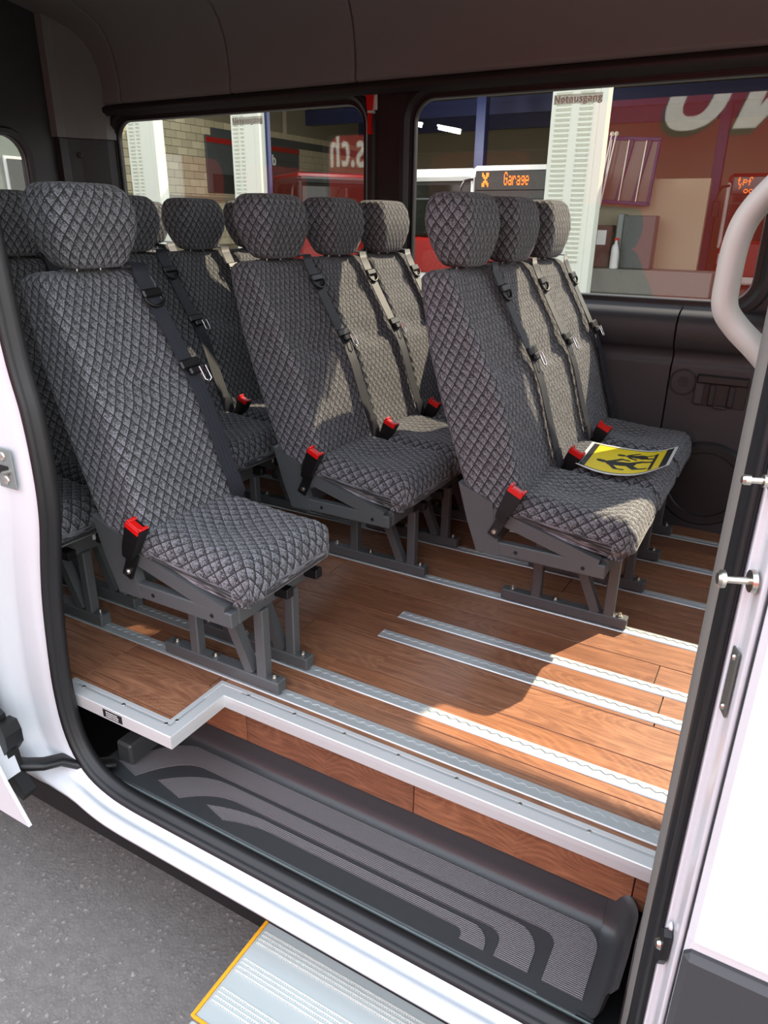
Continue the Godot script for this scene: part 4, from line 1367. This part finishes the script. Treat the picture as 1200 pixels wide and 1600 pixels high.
# ---------------------------------------------------------------- what is seen through the windows
func bus(called: String, label: String, at: Vector3, turn: float, L: float, low: Material, high: Material, roof: Material, skirt: Material) -> Node3D:
	# front end at local z = 0 facing +z, 2.5 m wide
	var b := thing(called, label, "bus", at, turn, "")
	var H := 3.0
	obj("body_lower", bx(Vector3(0, 0.80, -L / 2), Vector3(2.5, 1.0, L), 0.08), low, b)
	obj("body_skirt", bx(Vector3(0, 0.32, -L / 2), Vector3(2.46, 0.36, L - 0.06), 0.05), skirt, b)
	obj("glass_band", bx(Vector3(0, 2.0, -L / 2 - 0.01), Vector3(2.46, 1.46, L - 0.04), 0.10), M.dark_glass, b)
	obj("roof", bx(Vector3(0, 2.88, -L / 2), Vector3(2.5, 0.30, L), 0.10), roof, b)
	for sx in [-1.0, 1.0]:
		obj("corner_pillar", bx(Vector3(sx * 1.205, 1.95, -0.06), Vector3(0.10, 1.70, 0.14), 0.03), high, b)
		var hl := obj("headlight_housing", bx(Vector3(sx * 0.98, 0.82, 0.012), Vector3(0.40, 0.30, 0.06), 0.02), high, b)
		var lamp := MB.new()
		lamp.lathe([Vector2(0, 0.02), Vector2(0.07, 0.012), Vector2(0.10, 0.022), Vector2(0.115, 0.0)], 18, Transform3D(Basis.IDENTITY, Vector3(sx * 0.98, 0.82, 0.045)))
		obj("headlamp_lens", lamp, M.galv, hl)
		for z in [-2.2, -L + 1.6]:
			var w := MB.new()
			w.lathe([Vector2(0.0, 0.02), Vector2(0.26, 0.03), Vector2(0.28, 0.0), Vector2(0.46, 0.0), Vector2(0.48, -0.22)], 22, Transform3D(Basis(Vector3.UP, PI / 2 * sx), Vector3(sx * 1.26, 0.48, z)))
			obj("wheel", w, M.rubber, b)
		var mr := MB.new()
		mr.tube([Vector3(sx * 1.20, 2.72, 0.0), Vector3(sx * 1.36, 2.68, 0.16), Vector3(sx * 1.42, 2.50, 0.24), Vector3(sx * 1.42, 2.30, 0.25)], 0.035, 8)
		mr.box(Vector3(sx * 1.42, 2.12, 0.25), Vector3(0.20, 0.42, 0.10), 0.03)
		obj("mirror", mr, M.black_plastic, b)
	obj("windscreen_divider", bx(Vector3(0, 2.28, 0.0), Vector3(2.30, 0.05, 0.03), 0.01), M.grey_body, b)
	for sx in [-1.0, 1.0]:
		var z := -1.5
		while z > -L + 0.6:
			obj("window_post", bx(Vector3(sx * 1.235, 1.95, z), Vector3(0.02, 1.3, 0.06), 0.004), M.black, b)
			z -= 1.3
	obj("wiper", bx(Vector3(0.3, 1.46, 0.01), Vector3(1.0, 0.03, 0.03), 0.004, Basis(Vector3(0, 0, 1), 0.08)), M.black, b)
	return b

func matrix_text(b: Node3D, what: String, at: Vector3, cell: float, label_called := "display_text", tall := 1.0) -> void:
	# amber dot letters, five by seven
	var F := {"G": ["01110", "10001", "10000", "10111", "10001", "10001", "01110"], "a": ["00000", "00000", "01110", "00001", "01111", "10001", "01111"], "r": ["00000", "00000", "10110", "11001", "10000", "10000", "10000"], "g": ["00000", "00000", "01111", "10001", "01111", "00001", "01110"], "e": ["00000", "00000", "01110", "10001", "11111", "10000", "01110"], "t": ["01000", "01000", "11100", "01000", "01000", "01001", "00110"], "p": ["00000", "00000", "11110", "10001", "11110", "10000", "10000"], "f": ["00110", "01001", "01000", "11100", "01000", "01000", "01000"], "x": ["10011", "11011", "01110", "00100", "01110", "11011", "11001"], "o": ["00000", "00000", "00000", "01110", "10001", "10001", "01110"], "'": ["01000", "01000", "10000", "00000", "00000", "00000", "00000"], " ": ["0", "0", "0", "0", "0", "0", "0"]}
	var m := MB.new()
	var x := at.x
	for ch in what:
		var g: Array = F[ch]
		for r in 7:
			for c in g[r].length():
				if g[r][c] == "1": m.box(Vector3(x + c * cell, at.y - r * cell * tall, at.z), Vector3(cell * 0.98, cell * 0.92 * tall, 0.008))
		x += cell * (g[0].length() + 1)
	obj(label_called, m, M.amber_led, b)

func build_outside() -> void:
	var g := struct("ground", "grey asphalt yard around the bus", "ground")
	var gm := MB.new()
	gm.quad(Vector3(-45, GROUND, 40), Vector3(40, GROUND, 40), Vector3(40, GROUND, -13.4), Vector3(-45, GROUND, -13.4))
	obj("asphalt", gm, M.asphalt, g)
	obj("workshop_floor", bx(Vector3(-6, GROUND - 0.05, -23.4), Vector3(30, 0.1, 20)), M.concrete, g)
	var gh := struct("wall_3", "grey green office building behind the rear of the bus", "building")
	obj("office_front", bx(Vector3(-19.5, 1.6, -6.0), Vector3(0.4, 4.5, 19.0)), M.office, gh)
	for z in [-14.2, -11.6, -9.0, -6.4, -3.8, -1.2]:
		var wn := obj("office_window", bx(Vector3(-19.28, 1.9, z), Vector3(0.06, 1.3, 1.6), 0.01), M.white_body, gh)
		obj("office_pane", bx(Vector3(-19.24, 1.9, z), Vector3(0.03, 1.16, 1.46)), M.dark_glass, wn)
	# workshop hall
	var hall := struct("wall_1", "long workshop hall with a block side wall behind the bus", "building")
	obj("side_wall_core", bx(Vector3(-16.32, 2.1, -22.0), Vector3(0.4, 5.5, 17.2)), M.mortar, hall)
	obj("back_wall", bx(Vector3(-6, 2.1, -31.0), Vector3(26, 5.5, 0.4)), M.beige, hall)
	obj("right_wall", bx(Vector3(6.5, 2.1, -22.0), Vector3(0.4, 5.5, 17.2)), M.beige, hall)
	obj("roof", bx(Vector3(-5, 4.75, -24.0), Vector3(24, 0.3, 14.4)), M.beige, hall)
	obj("fascia", bx(Vector3(-5, 4.55, -16.95), Vector3(24, 0.5, 0.3)), M.louver, hall)
	for z in [-19.5, -23.0, -26.5]:
		obj("roof_beam", bx(Vector3(-5, 4.30, z), Vector3(23, 0.45, 0.25)), M.blue_steel, hall)
	for p in [[-8.6, -20.6], [-2.9, -24.8]]:
		obj("steel_post", bx(Vector3(p[0], 1.9, p[1]), Vector3(0.28, 5.1, 0.28), 0.01), M.blue_steel, hall)
	# side wall blocks: the 300 nearest one by one, the rest joined
	rng.seed = 17
	var bm := []
	for v in 3:
		bm.append(bx(Vector3.ZERO, Vector3(0.05, 0.188, 0.388), 0.004).mesh())
	var rest := MB.new()
	var count := 0
	for col in 40:
		for row in 17:
			var z := -14.0 - col * 0.4 - (0.2 if row % 2 else 0.0)
			var y := 0.42 + row * 0.2
			if count < 300:
				var o := put("block", bm[0], M.block[rng.randi() % 3], hall)
				o.position = Vector3(-16.11, y, z)
			else:
				rest.box(Vector3(-16.11, y, z), Vector3(0.05, 0.188, 0.388))
			count += 1
	obj("block_courses", rest, M.block[0], hall).set_meta("kind", "stuff")
	obj("wall_rib", bx(Vector3(-16.06, 1.9, -15.86), Vector3(0.06, 5.0, 0.14)), M.beige, hall)
	obj("wall_rib", bx(Vector3(-16.06, 1.9, -21.6), Vector3(0.06, 5.0, 0.14)), M.beige, hall)
	obj("wall_band", bx(Vector3(-16.05, 1.62, -22), Vector3(0.05, 0.10, 16)), M.mortar, hall)
	obj("wall_band", bx(Vector3(-16.05, 3.42, -24), Vector3(0.05, 0.22, 12)), M.grey_body, hall)
	# poster board on the block wall
	var po := thing("poster_board", "dark poster board with a red band on the block wall", "poster")
	obj("board", bx(Vector3(-16.04, 2.55, -20.0), Vector3(0.05, 1.55, 4.6), 0.01), M.grey_body, po)
	obj("red_band", bx(Vector3(-16.0, 3.20, -20.0), Vector3(0.02, 0.14, 4.6)), M.red_body, po)
	obj("landscape", bx(Vector3(-16.0, 2.05, -18.9), Vector3(0.02, 0.5, 2.0)), M.black, po)
	text("poster_text", "Club", 0.30, 0.01, Vector3(-15.99, 2.85, -20.55), Basis(Vector3.UP, PI / 2), M.letter_white, po)
	# folded louvre doors
	for c in [[-14.06, -13.33, 0], [-11.01, -10.40, 1], [-4.20, -3.42, 2]]:
		louver(c[0], c[1], c[2])
	# tube lamps under the roof
	for q in [[-9.47, 3.33, -18.0], [-8.40, 3.14, -18.0]]:
		var t := thing("tube_lamp", "lit fluorescent tube above the white-roofed bus" if q[0] < -9 else "lit fluorescent tube between the white-roofed bus and the Garage bus", "lamp", Vector3.ZERO, 0.0, "workshop tubes")
		var tb := rod(Vector3(q[0] - 0.28, q[1] + 0.06, q[2]), Vector3(q[0] + 0.28, q[1] - 0.06, q[2] - 0.1), 0.03, 8)
		obj("tube", tb, M.tube_glow, t)
		obj("batten", bx(Vector3(q[0], q[1] + 0.06, q[2] - 0.05), Vector3(0.66, 0.05, 0.08), 0.01, Basis(Vector3(0, 0, 1), -0.2)), M.sticker, t)
		var ol := OmniLight3D.new()
		ol.name = "tube_light"
		ol.light_energy = 8.0
		ol.light_size = 0.3
		ol.omni_range = 30.0
		ol.omni_attenuation = 2.0
		ol.shadow_enabled = true
		t.add_child(ol)
		ol.position = Vector3(q[0], q[1] - 0.15, q[2] + 0.1)
	# buses in the hall
	var b1 := bus("garage_bus", "white bus with amber Garage display under the workshop roof", Vector3(-6.74, GROUND, -18.6), 0.0, 9.0, M.red_body, M.white_body, M.white_body, M.white_body)
	obj("display_panel", bx(Vector3(0, 2.68, -0.005), Vector3(2.26, 0.46, 0.05), 0.02), M.dark_glass, b1)
	matrix_text(b1, "x", Vector3(-0.92, 2.84, 0.026), 0.036, "display_symbol", 1.3)
	matrix_text(b1, "Garage", Vector3(-0.34, 2.85, 0.026), 0.0185, "display_text", 2.35)
	var b2 := bus("angled_bus", "bus with bright red roof edge parked at an angle by the block wall", Vector3(-14.45, GROUND, -19.4), -0.6435, 4.6, M.red_body, M.black, M.grey_body, M.grey_body)
	obj("roof_edge_band", bx(Vector3(0, 2.93, -2.3), Vector3(2.52, 0.13, 4.62), 0.03), M.red_body, b2)
	obj("white_line", bx(Vector3(1.256, 0.52, -2.2), Vector3(0.01, 0.06, 4.2)), M.letter_white, b2)
	var b3 := bus("white_roof_bus", "red bus with a white roof next to the bus showing Garage", Vector3(-9.45, GROUND, -19.3), 0.0, 9.0, M.red_body, M.white_body, M.white_body, M.white_body)
	var b4 := bus("tpf_bus", "red and white bus with small amber display beyond the workshop wall", Vector3(-1.18, GROUND, -23.5), 0.0, 7.0, M.red_body, M.white_body, M.red_body, M.white_body)
	obj("display_panel", bx(Vector3(0, 2.72, -0.005), Vector3(2.26, 0.46, 0.05), 0.02), M.dark_glass, b4)
	matrix_text(b4, "tpf", Vector3(-0.99, 2.92, 0.026), 0.022, "display_text", 1.4)
	matrix_text(b4, "'ooo", Vector3(-0.94, 2.70, 0.026), 0.022, "display_text_line", 1.2)
	# workshop corner seen beside the louvre door: wall, glazed frame, cabinets
	var wc := struct("wall_2", "pale plastered wall stub at the end of the workshop", "wall")
	obj("wall_stub", bx(Vector3(-4.2, 0.75, -21.4), Vector3(3.2, 2.8, 0.3)), M.beige, wc)
	tag(obj("concrete_plinth", bx(Vector3(-3.72, -0.345, -20.66), Vector3(3.3, 0.60, 1.06), 0.02), M.concrete), "low concrete plinth under the grey cabinet and the dark red box", "plinth")
	var gf := thing("glazed_frame", "blue framed tilted workshop window above the grey metal cabinet", "window")
	var tilt := Basis(Vector3(0, 0, 1), -0.06)
	var gc := Vector3(-4.58, 2.33, -21.0)
	for x in [-0.62, -0.12, 0.32, 0.62]:
		obj("mullion", bx(gc + tilt * Vector3(x, 0, 0.0), Vector3(0.07, 1.5, 0.10), 0.01, tilt * Basis(Vector3(0, 0, 1), -0.12 if absf(x) < 0.5 else 0.0)), M.blue_steel, gf)
	for y in [-0.75, 0.75]: obj("rail", bx(gc + tilt * Vector3(0, y, 0.0), Vector3(1.34, 0.09, 0.10), 0.01, tilt), M.blue_steel, gf)
	for x in [-0.37, 0.10, 0.47]: obj("glass_sheet", bx(gc + tilt * Vector3(x, 0, -0.02), Vector3(0.44 if x < 0.4 else 0.28, 1.42, 0.02), 0.0, tilt), M.dull_glass, gf)
	for x in [-0.60, -0.16, 0.28]: obj("bright_bead", bx(gc + tilt * Vector3(x + 0.03, 0, 0.06), Vector3(0.03, 1.42, 0.02), 0.0, tilt), M.louver, gf)
	var cb := thing("metal_cabinet", "tall grey metal cabinet standing by the white gas cylinder", "cabinet")
	obj("cabinet_body", bx(Vector3(-4.05, 0.615, -20.75), Vector3(0.80, 1.30, 0.5), 0.02), M.grey_mid, cb)
	obj("cabinet_side", bx(Vector3(-4.53, 0.635, -20.72), Vector3(0.155, 1.34, 0.5), 0.02), M.galv, cb)
	var rb := thing("rust_red_box", "dark red box with a paper notice beside the grey metal cabinet", "box")
	obj("box_body", bx(Vector3(-5.0, 0.495, -20.75), Vector3(0.56, 1.06, 0.45), 0.02), M.rust_red, rb)
	obj("notice", bx(Vector3(-4.98, 0.72, -20.52), Vector3(0.24, 0.36, 0.008)), M.letter_white, rb)
	var gy := thing("gas_cylinder", "white gas cylinder with a hanging hose beside the grey cabinet", "cylinder")
	var cy := MB.new()
	cy.lathe([Vector2(0.0, 0.72), Vector2(0.04, 0.70), Vector2(0.05, 0.62), Vector2(0.10, 0.56), Vector2(0.115, 0.48), Vector2(0.115, 0.02), Vector2(0.10, 0.0)], 18, Transform3D(Basis(Vector3.RIGHT, -PI / 2), Vector3(-4.52, -0.04, -20.30)))
	obj("cylinder_body", cy, M.letter_white, gy)
	obj("valve", bx(Vector3(-4.52, 0.68, -20.30), Vector3(0.12, 0.08, 0.08), 0.02), M.red_plastic, gy)
	var hs := MB.new()
	hs.tube([Vector3(-4.47, 0.64, -20.24), Vector3(-4.38, 0.38, -20.20), Vector3(-4.36, 0.12, -20.19), Vector3(-4.30, 0.0, -20.18), Vector3(-4.16, -0.025, -20.17)], 0.014, 6)
	obj("hose", hs, M.black_plastic, gy)
	var pl := thing("pole_pair", "two thin white poles leaning beside the blue framed workshop window", "poles")
	for k in 2:
		var q := k * 0.11
		obj("pole", rod(Vector3(-5.28 + q, 1.45, -20.70), Vector3(-5.08 + q, 3.15, -20.75), 0.022, 8), M.letter_white, pl)
		var kn := MB.new()
		kn.lathe([Vector2(0, 0.06), Vector2(0.05, 0.03), Vector2(0.06, 0.0), Vector2(0.04, -0.05), Vector2(0, -0.06)], 10, Transform3D(Basis.IDENTITY, Vector3(-5.07 + q, 3.19, -20.75)))
		obj("pole_head", kn, M.louver, pl)
	# the red coach parked behind the photographer, mirrored in the side windows
	var co := thing("red_coach", "long red coach with white lettering on its side behind the photographer", "coach", Vector3(0, 0, 0))
	var cz := 4.6
	obj("coach_side", bx(Vector3(-3.4, 1.40, cz + 1.25), Vector3(13.0, 3.3, 2.5), 0.10), M.red_body, co)
	obj("coach_skirt", bx(Vector3(-3.4, -0.30, cz + 1.25), Vector3(12.9, 0.25, 2.44), 0.05), M.red_body, co)
	for x in [-8.2, -0.4, 1.0]:
		var w := MB.new()
		w.lathe([Vector2(0.0, 0.02), Vector2(0.28, 0.03), Vector2(0.30, 0.0), Vector2(0.48, 0.0), Vector2(0.50, -0.22)], 24, Transform3D(Basis(Vector3.UP, PI), Vector3(x, -0.15, cz)))
		obj("wheel", w, M.rubber, co)
	var bs := Basis(Vector3.UP, PI)
	text("coach_address", "bus.ch", 0.46, 0.01, Vector3(-6.22, 2.02, cz - 0.006), bs * Basis.from_scale(Vector3(0.55, 1, 1)), M.letter_white, co)
	var slant := Basis(Vector3(1, 0, 0), Vector3(-0.35, 1, 0), Vector3(0, 0, 1))
	text("coach_letter_shadow", "NU", 0.92, 0.01, Vector3(-1.06, 2.46, cz - 0.004), bs * slant, M.olive, co)
	text("coach_letters", "NU", 0.92, 0.012, Vector3(-1.02, 2.52, cz - 0.012), bs * slant, M.letter_white, co)

func louver(x0: float, x1: float, kind: int) -> void:
	var z := -13.0
	var d := thing("louvre_door", ["pale folded louvre door by the corner of the block wall", "pale folded louvre door beside the angled bus", "wide white folded louvre door right of the Garage bus"][kind], "door")
	var w := x1 - x0
	obj("door_leaf", bx(Vector3((x0 + x1) / 2, 1.70, z), Vector3(w, 4.7, 0.10), 0.01), M.louver, d)
	var fields := [[0.10, 0.42], [0.60, 0.88]] if kind == 2 else [[0.12, 0.32], [0.42, 0.56]]
	for f in fields:
		var xa: float = x0 + w * f[0]
		var xb: float = x0 + w * f[1]
		var n := 46
		var sm := bx(Vector3.ZERO, Vector3(xb - xa, 0.05, 0.022), 0.006, Basis(Vector3.RIGHT, 0.5)).mesh()
		if kind == 2:
			for k in n:
				put("slat", sm, M.louver, d).position = Vector3((xa + xb) / 2, 0.45 + k * 0.075, z + 0.062)
		else:
			var j := MB.new()
			for k in n: j.box(Vector3((xa + xb) / 2, 0.45 + k * 0.075, z + 0.062), Vector3(xb - xa, 0.05, 0.022), 0.006, Basis(Vector3.RIGHT, 0.5))
			obj("slat_field", j, M.louver, d).set_meta("kind", "stuff")
	obj("edge_strip", bx(Vector3(x1 + 0.06, 1.70, z - 0.1), Vector3(0.12, 4.7, 0.3), 0.01), M.louver, d)
	if kind == 1: obj("blue_edge", bx(Vector3(x1 + 0.15, 1.70, z - 0.2), Vector3(0.06, 4.7, 0.1)), M.blue_steel, d)

func _ready() -> void:
	# camera
	var cam := Camera3D.new()
	cam.name = "camera"
	add_child(cam)
	var yaw := deg_to_rad(29.25)
	var pitch := deg_to_rad(22.17)
	var roll := deg_to_rad(0.74)
	var fwd := Vector3(-sin(yaw) * cos(pitch), -sin(pitch), -cos(yaw) * cos(pitch))
	var right := Vector3(cos(yaw), 0, -sin(yaw))
	var up := right.cross(fwd)
	cam.transform = Transform3D(Basis(right * cos(roll) + up * sin(roll), up * cos(roll) - right * sin(roll), -fwd), Vector3(0, 1.05, 0))
	cam.fov = rad_to_deg(2.0 * atan(800.0 / 1115.0))
	cam.near = 0.02
	cam.far = 200.0
	# sky, sun and exposure
	var env := Environment.new()
	var sky := Sky.new()
	var sm := ProceduralSkyMaterial.new()
	sm.sky_top_color = Color(0.75, 0.79, 0.84)
	sm.sky_horizon_color = Color(0.95, 0.94, 0.91)
	sm.ground_horizon_color = Color(0.55, 0.54, 0.52)
	sm.ground_bottom_color = Color(0.30, 0.29, 0.28)
	sm.sky_curve = 0.2
	sm.sky_energy_multiplier = 1.9
	sm.ground_energy_multiplier = 1.0
	sky.sky_material = sm
	env.background_mode = Environment.BG_SKY
	env.sky = sky
	env.tonemap_mode = Environment.TONE_MAPPER_LINEAR
	env.tonemap_exposure = 1.42
	env.sdfgi_enabled = true
	env.ssao_enabled = true
	env.ssil_enabled = true
	var we := WorldEnvironment.new()
	we.name = "world_environment"
	we.environment = env
	add_child(we)
	var sun := DirectionalLight3D.new()
	sun.name = "sun"
	add_child(sun)
	sun.light_energy = 3.4
	sun.light_color = Color(1.0, 0.93, 0.80)
	sun.light_angular_distance = 0.6
	sun.shadow_enabled = true
	sun.sky_mode = DirectionalLight3D.SKY_MODE_LIGHT_ONLY
	var to_sun := Vector3(0.47, 0.89, -1.0).normalized()
	sun.transform = Transform3D(Basis.looking_at(-to_sun, Vector3.UP), Vector3(0, 10, 0))

	make_materials()
	M.sticker_clear = mat(Color(0.75, 0.76, 0.73, 0.45), 0.5)
	M.sticker_clear.transparency = BaseMaterial3D.TRANSPARENCY_ALPHA
	M.galv_dark = mat(Color(0.36, 0.37, 0.35), 0.45, 0.3)
	M.cladding = mat(Color(0.22, 0.225, 0.235), 0.55)
	M.alu_plate = mat(Color(0.70, 0.735, 0.73), 0.42, 0.25)
	M.alu_rib = mat(Color(0.86, 0.86, 0.83), 0.4, 0.2)
	M.amber_led = mat(Color(1.0, 0.45, 0.05), 0.5)
	M.amber_led.emission_enabled = true
	M.amber_led.emission = Color(1.0, 0.42, 0.04)
	M.amber_led.emission_energy_multiplier = 2.2
	M.tube_glow = mat(Color.WHITE, 0.5)
	M.tube_glow.emission_enabled = true
	M.tube_glow.emission = Color(1.0, 0.96, 0.85)
	M.tube_glow.emission_energy_multiplier = 3.0
	M.office = mat(Color(0.33, 0.38, 0.33), 0.9)
	M.olive = mat(Color(0.22, 0.20, 0.12), 0.5)
	M.grey_mid = mat(Color(0.34, 0.355, 0.35), 0.5)
	M.dull_glass = mat(Color(0.30, 0.31, 0.27), 0.2)

	build_outside()
	build_shell()
	build_body()
	# seats: x of the front end of the feet, z of the seat's middle, rails its legs stand on
	var front_x := -0.25
	var mid_x := -0.873
	var rear_x := -1.500
	var last_x := -2.125
	var zs := [-1.84, -2.175, -2.51]
	place_seat(-0.898, -1.180, [-1.119, -1.235], "single quilted grey seat standing apart by the door platform, no seat touching it", "")
	place_seat(front_x, zs[0], [-1.838], "quilted grey seat at the door end of the foremost three-seat row", "foremost row of seats")
	place_seat(front_x, zs[1], [-2.090, -2.341], "quilted grey seat under the yellow sheet with running children", "foremost row of seats", true)
	place_seat(front_x, zs[2], [-2.59], "quilted grey seat of the foremost row next to the long side window", "foremost row of seats", true)
	place_seat(mid_x, zs[0], [-1.838], "quilted grey seat at the door end of the three-seat row behind the foremost row", "second row of seats")
	place_seat(mid_x, zs[1], [-2.090, -2.341], "quilted grey seat in the middle of the three-seat row behind the foremost row", "second row of seats", true)
	place_seat(mid_x, zs[2], [-2.59], "quilted grey seat at the window end of the row behind the foremost row", "second row of seats", true)
	place_seat(rear_x, -1.055, [-1.119], "dark quilted seat right behind the rear door pillar, outer one of its pair", "third row of seats")
	place_seat(rear_x, -1.39, [-1.235], "dark quilted seat directly behind the single seat, inner one of its pair", "third row of seats").get_node("buckle").free()
	place_seat(rear_x, zs[0], [-1.838], "dark quilted seat at the aisle end of the third row behind the single seat", "third row of seats")
	place_seat(rear_x, zs[1], [-2.090, -2.341], "dark quilted middle seat of the third row with a sunlit cushion edge", "third row of seats", true)
	place_seat(rear_x, zs[2], [-2.59], "dark quilted window seat of the third row half hidden by the second row", "third row of seats", true)
	place_seat(last_x, zs[0], [-1.838], "quilted seat at the aisle end of the rearmost row by the back doors", "rearmost row of seats")
	place_seat(last_x, zs[1], [-2.090, -2.341], "quilted middle seat of the rearmost row by the back doors", "rearmost row of seats", true)
	place_seat(last_x, zs[2], [-2.59], "quilted window seat of the rearmost row with a teal lit headrest", "rearmost row of seats", true)
	build_small()
